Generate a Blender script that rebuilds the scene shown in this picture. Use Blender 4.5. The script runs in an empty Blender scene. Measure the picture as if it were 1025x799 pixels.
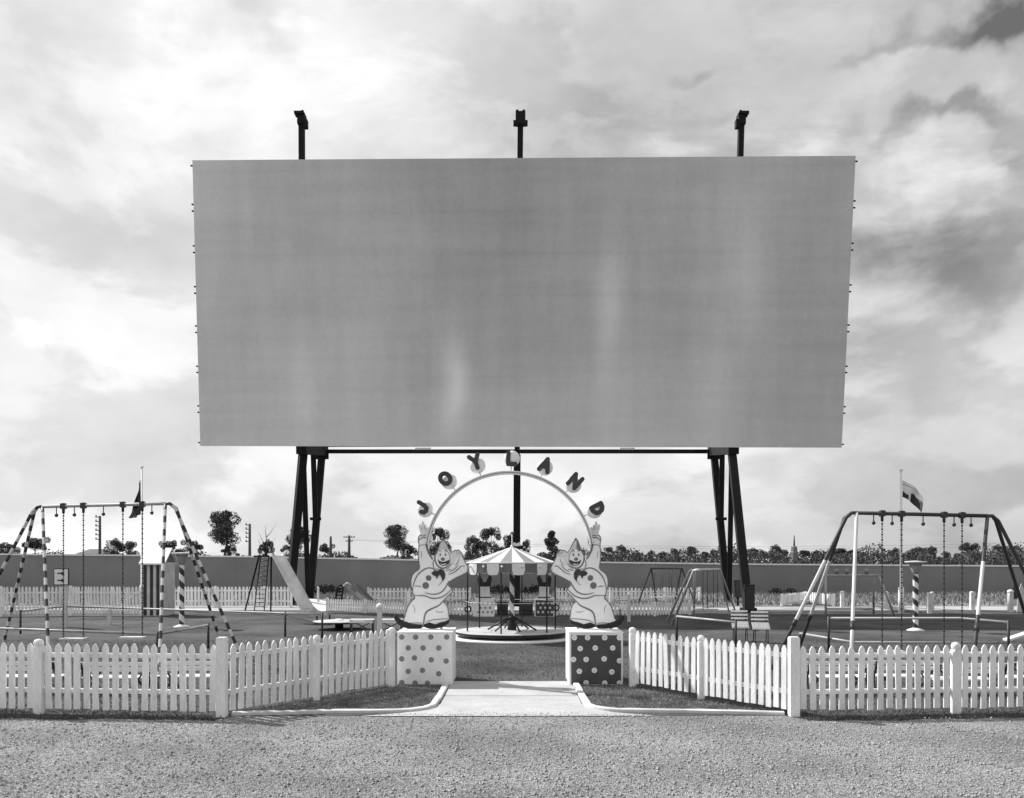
import bpy, math, random
from mathutils import Vector, Matrix
random.seed(7)
R = math.radians
scene = bpy.context.scene
# ------------------------------------------------------------------ camera
H = 2.3; F = 890.0; CX = 512.0; HY = 560.0
cam_d = bpy.data.cameras.new('camera'); cam = bpy.data.objects.new('camera', cam_d)
scene.collection.objects.link(cam); scene.camera = cam
cam.location = (0, 0, H); cam.rotation_euler = (R(90), 0, 0)
cam_d.sensor_width = 36; cam_d.lens = F / 1025 * 36
cam_d.shift_y = (HY - 399.5) / 1025; cam_d.clip_end = 9000; cam_d.clip_start = 0.1
# ------------------------------------------------------------------ sun
SV = Vector((-0.88, 0.58, 1.0)).normalized()            # towards the sun
EL = math.asin(SV.z)
sd = bpy.data.lights.new('sun', 'SUN'); sd.energy = 5.0; sd.angle = R(0.55); sd.color = (1, 1, 1)
sun = bpy.data.objects.new('sun', sd); scene.collection.objects.link(sun)
sun.rotation_euler = (-SV).to_track_quat('-Z', 'Y').to_euler()
# ------------------------------------------------------------------ world
w = bpy.data.worlds.new('World'); scene.world = w; w.use_nodes = True
nt = w.node_tree; nt.nodes.clear(); N = nt.nodes.new; L = nt.links.new
def wm(op, a, b=None, c=None, clamp=False):
    n = N('ShaderNodeMath'); n.operation = op; n.use_clamp = clamp
    for i, v in enumerate((a, b, c)):
        if v is None: continue
        if isinstance(v, (int, float)): n.inputs[i].default_value = v
        else: L(v, n.inputs[i])
    return n.outputs[0]
out = N('ShaderNodeOutputWorld'); bg = N('ShaderNodeBackground'); bg.inputs[1].default_value = 0.1
L(bg.outputs[0], out.inputs[0])
sky = N('ShaderNodeTexSky'); sky.sky_type = 'NISHITA'; sky.sun_disc = False
sky.sun_elevation = EL; sky.sun_rotation = math.atan2(SV.x, SV.y)
bw = N('ShaderNodeRGBToBW'); L(sky.outputs[0], bw.inputs[0])
tc = N('ShaderNodeTexCoord'); sep = N('ShaderNodeSeparateXYZ'); L(tc.outputs['Generated'], sep.inputs[0])
zz = wm('ADD', wm('MAXIMUM', sep.outputs[2], 0.0), 0.22)
comb = N('ShaderNodeCombineXYZ'); L(wm('DIVIDE', sep.outputs[0], zz), comb.inputs[0]); L(wm('DIVIDE', sep.outputs[1], zz), comb.inputs[1])
def wnoise(scale, detail, rough, off, dist=0.0, st=(1, 1, 2.0), lac=2.0):
    mp = N('ShaderNodeMapping'); mp.inputs[1].default_value = off; mp.inputs[3].default_value = st; L(tc.outputs['Generated'], mp.inputs[0])
    n = N('ShaderNodeTexNoise'); n.inputs['Scale'].default_value = scale; n.inputs['Detail'].default_value = detail
    n.inputs['Roughness'].default_value = rough; n.inputs['Distortion'].default_value = dist; n.inputs['Lacunarity'].default_value = lac
    L(mp.outputs[0], n.inputs['Vector']); return n.outputs[0]
def sstep(x, a, b, lo=0.0, hi=1.0):
    n = N('ShaderNodeMapRange'); n.interpolation_type = 'SMOOTHSTEP'; L(x, n.inputs[0]); n.inputs[1].default_value = a; n.inputs[2].default_value = b
    n.inputs[3].default_value = lo; n.inputs[4].default_value = hi; return n.outputs[0]
n1 = wnoise(2.6, 11, 0.56, (3.1, 1.7, 0.4), 0.25); n2 = wnoise(1.3, 3, 0.5, (7.7, 4.2, 0)); n3 = wnoise(7.0, 10, 0.6, (1.2, 9.4, 0), 0.2); n4 = wnoise(4.4, 12, 0.58, (5.3, .4, 2.2), 0.3)
puff = sstep(n1, .5, .57, -.5, .5)          # crisp lit edges of the cumulus
puff2 = sstep(n4, .5, .6, -.5, .5)
nv = N('ShaderNodeTexNoise'); nv.inputs['Scale'].default_value = 9; nv.inputs['Detail'].default_value = 11; L(tc.outputs['Generated'], nv.inputs['Vector'])
wob = N('ShaderNodeVectorMath'); wob.operation = 'MULTIPLY_ADD'; wob.inputs[1].default_value = (.2, .2, .2); wob.inputs[2].default_value = (-.1, -.1, -.1)
L(nv.outputs['Color'], wob.inputs[0])
dirw = N('ShaderNodeVectorMath'); dirw.operation = 'ADD'; L(tc.outputs['Generated'], dirw.inputs[0]); L(wob.outputs[0], dirw.inputs[1])
def blob(px, py, rx, ry, soft=0.85):
    d = Vector(((px - CX) / F, 1, (HY - py) / F)); ln = d.length; d.normalize()
    s = N('ShaderNodeVectorMath'); s.operation = 'SUBTRACT'; L(dirw.outputs[0], s.inputs[0]); s.inputs[1].default_value = d
    m = N('ShaderNodeVectorMath'); m.operation = 'MULTIPLY'; L(s.outputs[0], m.inputs[0])
    m.inputs[1].default_value = (F * ln / rx, F * ln / max(rx, ry), F * ln / ry)
    l = N('ShaderNodeVectorMath'); l.operation = 'LENGTH'; L(m.outputs[0], l.inputs[0])
    mr = N('ShaderNodeMapRange'); mr.interpolation_type = 'SMOOTHSTEP'; L(l.outputs['Value'], mr.inputs[0])
    mr.inputs[1].default_value = 1 - soft; mr.inputs[2].default_value = 1 + soft; mr.inputs[3].default_value = 1; mr.inputs[4].default_value = 0
    return mr.outputs[0]
# cloud brightness: brightest round the sun side, greyer to the right
base = wm('ADD', wm('MULTIPLY', sep.outputs[0], -0.29), 0.645)
base = wm('MINIMUM', wm('MAXIMUM', base, 0.48), 0.78)
base = wm('ADD', base, wm('MULTIPLY', puff, 0.13))
base = wm('ADD', base, wm('MULTIPLY', puff2, 0.09))
base = wm('ADD', base, wm('MULTIPLY', wm('SUBTRACT', n1, 0.5), 0.35))
base = wm('ADD', base, wm('MULTIPLY', wm('SUBTRACT', n2, 0.5), 0.3))
base = wm('ADD', base, wm('MULTIPLY', wm('SUBTRACT', n3, 0.5), 0.3))
for px, py, rx, ry, amt in [(1005, 2, 46, 15, -.45), (925, 42, 50, 9, -.14), (968, 138, 44, 11, -.2), (870, 165, 30, 40, -.22),
                            (935, 262, 100, 45, -.17), (610, 120, 140, 60, -.12), (700, 55, 30, 9, -.12), (245, 48, 38, 22, -.16),
                            (40, 60, 90, 70, -.08), (60, 250, 100, 50, -.08), (300, 100, 170, 100, .2), (960, 85, 90, 45, .08),
                            (930, 190, 60, 30, .14), (985, 400, 80, 60, .14), (760, 90, 120, 60, .06), (740, 500, 300, 40, .1)]:
    base = wm('ADD', base, wm('MULTIPLY', blob(px, py, rx, ry), amt))
base = wm('MINIMUM', wm('MAXIMUM', base, 0.15), 0.99)
cl = wm('MULTIPLY', base, 10.0)
gap = wm('MULTIPLY', blob(1010, 0, 60, 26), 0.6)
fin = wm('ADD', wm('MULTIPLY', cl, wm('SUBTRACT', 1.0, gap)), wm('MULTIPLY', wm('MULTIPLY', bw.outputs[0], 0.6), gap))
cc = N('ShaderNodeCombineColor'); [L(fin, cc.inputs[i]) for i in range(3)]; L(cc.outputs[0], bg.inputs[0])
vs = scene.view_settings; vs.view_transform = 'Standard'; vs.look = 'None'; vs.gamma = 1; vs.use_curve_mapping = False
vs.exposure = 0.25
scene.render.engine = 'CYCLES'; scene.cycles.max_bounces = 5; scene.cycles.transparent_max_bounces = 4

# ------------------------------------------------------------------ materials
MATS = {}
def mat(name, v, rough=0.7, var=0.0, scale=4.0, bump=0.0, bscale=40.0, stretch=(1, 1, 1), metal=0.0, spec=0.3, detail=5, fine=0.0, fscale=60):
    m = bpy.data.materials.new(name); m.use_nodes = True; t = m.node_tree; b = t.nodes['Principled BSDF']
    b.inputs['Base Color'].default_value = (v, v, v, 1); b.inputs['Roughness'].default_value = rough
    b.inputs['Metallic'].default_value = metal; b.inputs['Specular IOR Level'].default_value = spec
    c = t.nodes.new('ShaderNodeTexCoord'); mp = t.nodes.new('ShaderNodeMapping'); mp.inputs[3].default_value = stretch
    t.links.new(c.outputs['Object'], mp.inputs[0])
    def noise(s, d=detail, r=.6):
        n = t.nodes.new('ShaderNodeTexNoise'); n.inputs['Scale'].default_value = s; n.inputs['Detail'].default_value = d; n.inputs['Roughness'].default_value = r
        t.links.new(mp.outputs[0], n.inputs[0]); return n.outputs[0]
    def mr(src, lo, hi, a=.3, bb=.7):
        n = t.nodes.new('ShaderNodeMapRange'); n.inputs[1].default_value = a; n.inputs[2].default_value = bb; n.inputs[3].default_value = lo; n.inputs[4].default_value = hi
        t.links.new(src, n.inputs[0]); return n.outputs[0]
    val = None
    if var: val = mr(noise(scale), v * (1 - var), v * (1 + var))
    if fine:
        f = mr(noise(fscale, 2), 1 - fine, 1 + fine)
        q = t.nodes.new('ShaderNodeMath'); q.operation = 'MULTIPLY'
        if val is not None: t.links.new(val, q.inputs[0])
        else: q.inputs[0].default_value = v
        t.links.new(f, q.inputs[1]); val = q.outputs[0]
    if val is not None:
        cc = t.nodes.new('ShaderNodeCombineColor'); [t.links.new(val, cc.inputs[i]) for i in range(3)]
        t.links.new(cc.outputs[0], b.inputs['Base Color'])
    if bump:
        bn = t.nodes.new('ShaderNodeBump'); bn.inputs['Strength'].default_value = bump; bn.inputs['Distance'].default_value = 0.02
        t.links.new(noise(bscale, 4), bn.inputs['Height']); t.links.new(bn.outputs[0], b.inputs['Normal'])
    MATS[name] = m; return m
white = mat('white_paint', .80, .55, .07, 3, .08, 30, fine=.03)
picketm = mat('picket_paint', .83, .6, .16, 3.2, .25, 30, stretch=(1, 1, .3), fine=.08, fscale=45)
oldwhite = mat('old_white_paint', .62, .7, .18, 4, .1)
grey = mat('grey_paint', .25, .6, .12)
midgrey = mat('mid_grey_paint', .16, .6, .1)
darkp = mat('dark_paint', .045, .5, .2)
redp = mat('tile_dark_paint', .075, .45, .15, 3)
black = mat('black_paint', .018, .4, .2)
steel = mat('dark_steel', .007, .8, .35, 3)
tubed = mat('dark_tube_paint', .045, .5, .2)
tubew = mat('pale_tube_paint', .6, .4, .1)
galv = mat('galvanised_pipe', .4, .4, .2, 3)
chainm = mat('chain_iron', .05, .45, .2, metal=.3)
wood = mat('pale_board', .55, .7, .2, 6)
slidem = mat('slide_sheet', .62, .4, .22, 2.0, .05, 20)
sheet = mat('fence_sheet', .225, .6, .12, .35, .1, 8, fine=.05, fscale=20)
wallcap = mat('white_capping', .8, .5, .1)
concrete = mat('pale_concrete', .42, .85, .13, 1.6, .3, 60, fine=.12, fscale=30)
kerbm = mat('whitened_kerb', .6, .8, .14, 3, .2, 30, fine=.08)
bark = mat('bark', .09, .9, .3, 2)
leaf = mat('leaves', .045, .6, .45, .5, detail=3)
leaf2 = mat('pale_leaves', .075, .6, .4, .5, detail=3)
scrubm = mat('scrub_leaves', .05, .8, .4, .6)
grassm = mat('grass_blades', .1, .8, .4, 1.5)
bladem = mat('bed_grass_blades', .24, .8, .5, 2.5)
strawm = mat('straw_blades', .22, .8, .3, 2)
roofd = mat('dark_roof', .06, .7, .2)
clownw = mat('clown_suit_paint', .88, .6, .06, 3, .05, fine=.02)
clowne = mat('clown_line_paint', .17, .6, .1)
clownf = mat('clown_face_paint', .86, .5, .03)
clowng = mat('clown_glove_paint', .72, .5, .08)
canopyw = mat('canopy_white', .8, .6, .04); canopyg = mat('canopy_grey', .25, .6, .05)
deckm = mat('deck_paint', .48, .6, .15, 2, fine=.06)
flagd = mat('flag_dark', .04, .8, .2); flagl = mat('flag_light', .75, .8, .05); flagm = mat('flag_mid', .22, .8, .1)
lettm = mat('letter_paint', .06, .5, .1)

def groundmat(name, lo, hi, s1, s2, patch, pscale, bump, dist=.02, voro=False, stretch=(1, 1, 1)):
    m = bpy.data.materials.new(name); m.use_nodes = True; t = m.node_tree; b = t.nodes['Principled BSDF']; b.inputs['Roughness'].default_value = .95
    b.inputs['Specular IOR Level'].default_value = .1
    c = t.nodes.new('ShaderNodeTexCoord'); mp = t.nodes.new('ShaderNodeMapping'); mp.inputs[3].default_value = stretch; t.links.new(c.outputs['Object'], mp.inputs[0])
    def nz(s, d, r=.65):
        n = t.nodes.new('ShaderNodeTexNoise'); n.inputs['Scale'].default_value = s; n.inputs['Detail'].default_value = d; n.inputs['Roughness'].default_value = r
        t.links.new(mp.outputs[0], n.inputs[0]); return n.outputs[0]
    def ma(op, a, bb):
        n = t.nodes.new('ShaderNodeMath'); n.operation = op
        for i, x in enumerate((a, bb)):
            if isinstance(x, (int, float)): n.inputs[i].default_value = x
            else: t.links.new(x, n.inputs[i])
        return n.outputs[0]
    if voro:
        v = t.nodes.new('ShaderNodeTexVoronoi'); v.inputs['Scale'].default_value = s1; t.links.new(mp.outputs[0], v.inputs[0])
        sc = t.nodes.new('ShaderNodeSeparateColor'); t.links.new(v.outputs['Color'], sc.inputs[0])
        f1 = ma('MULTIPLY', sc.outputs[0], ma('SUBTRACT', 1.15, ma('MULTIPLY', v.outputs['Distance'], 1.1)))
        h = ma('ADD', ma('MULTIPLY', v.outputs['Distance'], -1), nz(s2, 3))
    else:
        f1 = nz(s1, 4); h = f1
    f = ma('ADD', ma('MULTIPLY', f1, .5), ma('MULTIPLY', nz(s2, 4), .5))
    mr = t.nodes.new('ShaderNodeMapRange'); mr.inputs[1].default_value = .3; mr.inputs[2].default_value = .68
    mr.inputs[3].default_value = lo; mr.inputs[4].default_value = hi; t.links.new(f, mr.inputs[0])
    p = t.nodes.new('ShaderNodeMapRange'); p.inputs[1].default_value = .35; p.inputs[2].default_value = .65; p.inputs[3].default_value = 1 - patch; p.inputs[4].default_value = 1 + patch
    t.links.new(nz(pscale, 7, .6), p.inputs[0])
    col = ma('MULTIPLY', mr.outputs[0], p.outputs[0])
    cc = t.nodes.new('ShaderNodeCombineColor'); [t.links.new(col, cc.inputs[i]) for i in range(3)]; t.links.new(cc.outputs[0], b.inputs['Base Color'])
    bn = t.nodes.new('ShaderNodeBump'); bn.inputs['Strength'].default_value = bump; bn.inputs['Distance'].default_value = dist
    t.links.new(h, bn.inputs['Height']); t.links.new(bn.outputs[0], b.inputs['Normal']); return m
gravel = groundmat('loose_gravel', .13, .62, 70, 20, .26, .5, .9, .02, True)
lawnm = groundmat('mown_lawn', .04, .12, 40, 6, .34, .45, .8)
fieldm = groundmat('rough_field', .13, .26, 10, 2.5, .3, .12, .8, .05, stretch=(.35, 1, 1))
stripm = groundmat('pale_track', .3, .42, 20, 5, .12, .3, .3)
soilm = groundmat('dark_soil', .03, .09, 40, 12, .3, 1.5, .8)

# ------------------------------------------------------------------ mesh builder
def wloc(o):
    v = Vector((0, 0, 0))
    while o is not None: v += o.location; o = o.parent
    return v
class MB:
    def __init__(s): s.v = []; s.f = []; s.m = []; s.sm = []
    def face(s, idx, mi=0, smooth=False): s.f.append(idx); s.m.append(mi); s.sm.append(smooth)
    def box(s, c, size, rz=0, mi=0, M=None):
        c = Vector(c); n = len(s.v); Rm = (M or Matrix.Rotation(rz, 3, 'Z'))
        for k in range(8):
            p = Vector(((k & 1) - .5, ((k >> 1) & 1) - .5, ((k >> 2) & 1) - .5))
            p = Vector((p.x * size[0], p.y * size[1], p.z * size[2])); s.v.append(c + Rm @ p)
        for q in ((0, 2, 3, 1), (4, 5, 7, 6), (0, 1, 5, 4), (2, 6, 7, 3), (0, 4, 6, 2), (1, 3, 7, 5)): s.face([n + i for i in q], mi)
        return s
    def beam(s, a, b, wx, wy, mi=0, up=Vector((0, 0, 1))):
        a, b = Vector(a), Vector(b); d = b - a; z = d.normalized()
        x = z.cross(up) if abs(z.dot(up)) < .98 else z.cross(Vector((0, 1, 0)))
        x.normalize(); y = z.cross(x)
        M = Matrix((x, y, z)).transposed(); return s.box((a + b) / 2, (wx, wy, d.length), mi=mi, M=M)
    def path(s, pts, r, seg=8, mi=0, cap=True, radii=None, fm=None):
        pts = [Vector(p) for p in pts]; n0 = len(s.v); ref = None
        for i, p in enumerate(pts):
            d = (pts[min(i + 1, len(pts) - 1)] - pts[max(i - 1, 0)])
            if d.length < 1e-9: d = Vector((0, 0, 1))
            d.normalize()
            if ref is None: ref = d.orthogonal().normalized() if abs(d.z) < .95 else Vector((1, 0, 0))
            x = (ref - d * ref.dot(d)).normalized(); y = d.cross(x); ref = x
            rr = radii[i] if radii else r
            for k in range(seg):
                a = 2 * math.pi * k / seg; s.v.append(p + (x * math.cos(a) + y * math.sin(a)) * rr)
        for i in range(len(pts) - 1):
            for k in range(seg):
                a = n0 + i * seg + k; b = n0 + i * seg + (k + 1) % seg
                s.face([a, b, b + seg, a + seg], fm(i, k) if fm else (mi[i] if isinstance(mi, (list, tuple)) else mi), True)
        if cap:
            m0 = mi if isinstance(mi, int) else mi[0]
            s.face([n0 + k for k in range(seg)][::-1], m0); s.face([n0 + (len(pts) - 1) * seg + k for k in range(seg)], m0)
        return s
    def tube(s, a, b, r, r2=None, seg=8, mi=0): return s.path([a, b], r, seg, mi, radii=[r, r if r2 is None else r2])
    def banded(s, pts, r, step, mis=(0, 1), seg=8):
        pts = [Vector(p) for p in pts]; o = [pts[0]]; ms = []; acc = 0; k = 0
        for a, b in zip(pts, pts[1:]):
            l = (b - a).length; pos = 0
            while pos < l - 1e-6:
                rem = step - acc; adv = min(rem, l - pos); pos += adv; acc += adv
                o.append(a + (b - a) * (pos / l)); ms.append(mis[k % len(mis)])
                if acc >= step - 1e-6: acc = 0; k += 1
        return s.path(o, r, seg, ms)
    def spiral(s, base, h, r, turns, seg=16, mi=(0, 1), n=2):
        rings = max(24, int(turns * 16)); pts = [Vector(base) + Vector((0, 0, h * i / rings)) for i in range(rings + 1)]
        return s.path(pts, r, seg, 0, fm=lambda i, k: mi[0] if ((k / seg * 1 + i / rings * turns) % 1) < .5 else mi[1])
    def ball(s, c, r, seg=10, rings=6, mi=0, sc=(1, 1, 1)):
        c = Vector(c); n0 = len(s.v)
        for i in range(rings + 1):
            t = math.pi * i / rings
            for k in range(seg):
                a = 2 * math.pi * k / seg; s.v.append(c + Vector((r * sc[0] * math.sin(t) * math.cos(a), r * sc[1] * math.sin(t) * math.sin(a), r * sc[2] * math.cos(t))))
        for i in range(rings):
            for k in range(seg):
                a = n0 + i * seg + k; b = n0 + i * seg + (k + 1) % seg; s.face([a, a + seg, b + seg, b], mi, True)
        return s
    def lathe(s, prof, c=(0, 0, 0), seg=32, mi=0, fm=None, smooth=True):
        c = Vector(c); n0 = len(s.v)
        for r, z in prof:
            for k in range(seg):
                a = 2 * math.pi * k / seg; s.v.append(c + Vector((r * math.cos(a), r * math.sin(a), z)))
        for i in range(len(prof) - 1):
            for k in range(seg):
                a = n0 + i * seg + k; b = n0 + i * seg + (k + 1) % seg
                s.face([a, b, b + seg, a + seg], fm(i, k) if fm else mi, smooth)
        return s
    def torus(s, c, R_, r, axis='Y', seg=20, mi=0):
        pts = []
        for k in range(seg + 1):
            a = 2 * math.pi * k / seg
            p = Vector((R_ * math.cos(a), 0, R_ * math.sin(a))) if axis == 'Y' else Vector((R_ * math.cos(a), R_ * math.sin(a), 0))
            pts.append(Vector(c) + p)
        return s.path(pts, r, 6, mi, cap=False)
    def prism(s, poly, y0, y1, mi=0, side=None):
        """outline in X,Z, thick from y0 (front) to y1"""
        area = sum(a[0] * b[1] - b[0] * a[1] for a, b in zip(poly, poly[1:] + poly[:1]))
        if area < 0: poly = poly[::-1]
        n = len(poly); n0 = len(s.v)
        for y in (y0, y1):
            for x, z in poly: s.v.append(Vector((x, y, z)))
        s.face([n0 + i for i in range(n)], mi); s.face([n0 + n + i for i in range(n)][::-1], mi)
        for i in range(n):
            j = (i + 1) % n; s.face([n0 + j, n0 + i, n0 + n + i, n0 + n + j], mi if side is None else side)
        return s
    def transform(s, M): s.v = [M @ Vector(v) for v in s.v]; return s
    def build(s, name, mats, parent=None):
        me = bpy.data.meshes.new(name); off = wloc(parent) if parent is not None else Vector((0, 0, 0))
        me.from_pydata([tuple(Vector(v) - off) for v in s.v], [], s.f)
        for m in (mats if isinstance(mats, (list, tuple)) else [mats]): me.materials.append(m)
        me.polygons.foreach_set('material_index', s.m); me.polygons.foreach_set('use_smooth', s.sm); me.update()
        o = bpy.data.objects.new(name, me); scene.collection.objects.link(o)
        if parent is not None: o.parent = parent
        return o
def tag(o, label=None, cat=None, group=None, kind=None):
    if label: o['label'] = label
    if cat: o['category'] = cat
    if group: o['group'] = group
    if kind: o['kind'] = kind
    return o
def thing(name, loc, label, cat, group=None):
    o = bpy.data.objects.new(name, None); scene.collection.objects.link(o); o.location = loc; o.empty_display_size = .2
    return tag(o, label, cat, group)
def dup(src, loc, rz, label, group=None, scale=None):
    def cp(o, par):
        c = o.copy(); scene.collection.objects.link(c); c.parent = par
        for ch in list(o.children): cp(ch, c)
        return c
    r = cp(src, None); r.location = loc; r.rotation_euler = (0, 0, rz); r['label'] = label
    if group: r['group'] = group
    if scale: r.scale = scale
    return r
def G(px, py, z=0.0):
    Y = (H - z) * F / (py - HY); return Vector(((px - CX) * Y / F, Y, z))
def A(px, py, Y): return Vector(((px - CX) * Y / F, Y, H + (HY - py) * Y / F))
def sheetpoly(name, poly, z, m, kind='structure'):
    b = MB(); b.v = [Vector((x, y, z)) for x, y in poly]; b.face(list(range(len(poly))))
    o = b.build(name, m); tag(o, kind=kind); return o

# ------------------------------------------------------------------ ground
def grid(name, x0, x1, y0, y1, z, m): return sheetpoly(name, [(x0, y0), (x1, y0), (x1, y1), (x0, y1)], z, m)
grid('ground', -6000, 6000, -200, 6500, 0.0, gravel)
def wav(x): return .05 * math.sin(x * 2.1) + .035 * math.sin(x * 5.3 + 1) + .02 * math.sin(x * 11.7 + 2)
fr = []
x = -45
while x < -4.3: fr.append((x, 12.66 + wav(x) - (x + 4.3) * .075)); x += .15 if x > -12 else 2
fr += [(-4.2, 12.78), (-4.05, 13.04), (4.0, 13.08), (4.15, 12.85)]
x = 4.3
while x < 45: fr.append((x, 12.66 + wav(x) + (x - 4.3) * .07)); x += .15 if x < 12 else 2
sheetpoly('lawn', fr + [(45, 40.2), (-45, 40.2)], .004, lawnm)
grid('track', -70, 70, 40.2, 43.5, .004, stripm)
grid('field', -110, 110, 43.5, 90, .006, fieldm)
grid('paddock', -3000, 3000, 90, 6000, .006, fieldm)
sheetpoly('path', [(-1.13, 16.7), (1.1, 16.7), (1.1, 14.1), (1.2, 13.65), (1.55, 13.3), (2.1, 13.02), (-2.2, 12.98), (-1.65, 13.25), (-1.27, 13.6), (-1.13, 14.1)], .012, concrete)
for jy in (14.9,): tag(MB().box((0, jy, .0135), (2.24, .014, .003)).build('path_joint', soilm), kind='structure')
def kerb(pts, name):
    b = MB(); rings = []
    prof = [(-.06, 0), (-.055, .045), (-.04, .055), (.04, .055), (.055, .045), (.06, 0)]
    P = [Vector((p[0], p[1], 0)) for p in pts]
    for i, p in enumerate(P):
        d = (P[min(i + 1, len(P) - 1)] - P[max(i - 1, 0)]).normalized(); n = Vector((-d.y, d.x, 0))
        n = n * random.uniform(.93, 1.07); rings.append(len(b.v)); b.v += [p + n * a + Vector((0, 0, z * random.uniform(.92, 1.06))) for a, z in prof]
    for a, c in zip(rings, rings[1:]):
        for k in range(len(prof) - 1): b.face([a + k, a + k + 1, c + k + 1, c + k])
    b.face(list(range(rings[0], rings[0] + 6))); b.face(list(range(rings[-1], rings[-1] + 6))[::-1])
    return tag(b.build(name, kerbm), kind='structure')
def dens(p, st=.25):
    o = [p[0]]
    for a, c in zip(p, p[1:]):
        n = max(1, int(math.hypot(c[0] - a[0], c[1] - a[1]) / st)); o += [(a[0] + (c[0] - a[0]) * k / n, a[1] + (c[1] - a[1]) * k / n) for k in range(1, n + 1)]
    return o
def arc(cx, cy, r, a0, a1, n=10): return [(cx + r * math.cos(R(a0 + (a1 - a0) * i / n)), cy + r * math.sin(R(a0 + (a1 - a0) * i / n))) for i in range(n + 1)]
kerb(dens([(-1.2, 16.2)] + [(-1.2, 14.9), (-1.22, 14.3)] + arc(-1.82, 13.95, .6, 0, -90)[1:] + [(-2.6, 13.3), (-3.4, 13.2), (-4.12, 13.1)]), 'kerb')
kerb(dens([(1.17, 16.2), (1.17, 14.9), (1.18, 14.3)] + arc(1.78, 13.98, .6, 180, 270)[1:] + [(2.6, 13.34), (3.4, 13.24), (4.02, 13.14)]), 'kerb')

# ------------------------------------------------------------------ picket fences
def picket(b, p, d, w_, z0, z1, th=.02, lean=0, off=0.0, point=.07):
    n = Vector((-d.y, d.x, 0)); up = (Vector((0, 0, 1)) + d * lean).normalized()
    prof = [(-w_ / 2, z0), (w_ / 2, z0), (w_ / 2, z1 - point), (w_ * .36, z1 - point * .5), (w_ * .16, z1 - point * .1), (0, z1), (-w_ * .16, z1 - point * .1), (-w_ * .36, z1 - point * .5), (-w_ / 2, z1 - point)]
    n0 = len(b.v); k = len(prof)
    for o in (off, off - th):
        for x, z in prof: b.v.append(p + d * x + up * z + n * o)
    b.face([n0 + i for i in range(k)][::-1]); b.face([n0 + k + i for i in range(k)])
    for i in range(k): j = (i + 1) % k; b.face([n0 + i, n0 + j, n0 + k + j, n0 + k + i])
def fence_bay(root, a, c, z0, z1, sp, w_, rails, trim=.07, front=-1, jitter=1, rail=True):
    """pickets on the side 'front' of the rails"""
    a, c = Vector(a), Vector(c); d = (c - a).normalized(); Ln = (c - a).length; n = Vector((-d.y, d.x, 0))
    nn = max(1, int(round((Ln - 2 * trim) / sp))); b = MB(); st = (Ln - 2 * trim) / nn
    for i in range(nn):
        s = trim + st * (i + .5)
        picket(b, a + d * (s + random.gauss(0, .003) * jitter), d, w_ * random.uniform(.95, 1.03), z0 + random.gauss(0, .006) * jitter, z1 + random.gauss(0, .007) * jitter, .02, random.gauss(0, .011) * jitter, off=(-.022 if front < 0 else .042))
    b.build('picket_panel', picketm, root)
    if rail:
        for z in rails:
            r = MB(); r.beam(a + Vector((0, 0, z)), c + Vector((0, 0, z)), .035, .07); r.build('rail', picketm, root)
def sqpost(root, p, wd, h, m=None):
    b = MB(); b.box((p[0], p[1], h / 2 - .01), (wd, wd, h - .02)); b.box((p[0], p[1], h - .015), (wd * .86, wd * .86, .02)); return b.build('post', m or picketm, root)
def knobpost(root, p, wd, h):
    b = MB(); b.box((p[0], p[1], (h - .1) / 2), (wd, wd, h - .1), rz=.1)
    b.lathe([(wd * .5, h - .1), (wd * .6, h - .075), (wd * .62, h - .04), (wd * .48, h - .005), (0.001, h + .012)], (p[0], p[1], 0), 12); return b.build('post', picketm, root)
LP = [Vector((-11.4, 13.6, 0)), Vector((-9.2, 13.43, 0)), Vector((-7.02, 13.25, 0)), Vector((-4.23, 13.0, 0)), Vector((-3.18, 14.5, 0)), Vector((-2.16, 16.0, 0))]
fl = thing('picket_fence', LP[3], 'white picket fence left of the gateway, bending in towards the pale spotted box', 'fence', 'front picket fences')
for i, (a, c) in enumerate(zip(LP, LP[1:])): fence_bay(fl, a, c, .08, 1.055, .149, .094, (.35, .88))
sqpost(fl, LP[0], .13, 1.15); knobpost(fl, LP[1], .11, 1.1); knobpost(fl, LP[2] + Vector((0, -.06, 0)), .115, 1.11); sqpost(fl, LP[3] + Vector((0, -.03, 0)), .138, 1.17); knobpost(fl, LP[4] + Vector((.0, -.02, 0)), .1, 1.06); knobpost(fl, LP[5], .11, 1.07)
RP = [Vector((2.17, 16.0, 0)), Vector((3.1, 14.6, 0)), Vector((4.13, 13.06, 0)), Vector((6.6, 13.27, 0)), Vector((8.9, 13.46, 0)), Vector((11.2, 13.65, 0))]
frr = thing('picket_fence', RP[2], 'white picket fence right of the gateway, bending in towards the dark spotted box', 'fence', 'front picket fences')
for i, (a, c) in enumerate(zip(RP, RP[1:])): fence_bay(frr, a, c, .09, 1.025, .148, .09, (.35, .88))
knobpost(frr, RP[0], .11, 1.07); knobpost(frr, RP[1] + Vector((0, -.02, 0)), .1, 1.05); sqpost(frr, RP[2] + Vector((0, -.03, 0)), .138, 1.17); knobpost(frr, RP[3] + Vector((0, -.05, 0)), .11, 1.06); knobpost(frr, RP[4], .14, 1.1); sqpost(frr, RP[5], .14, 1.1)

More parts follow.
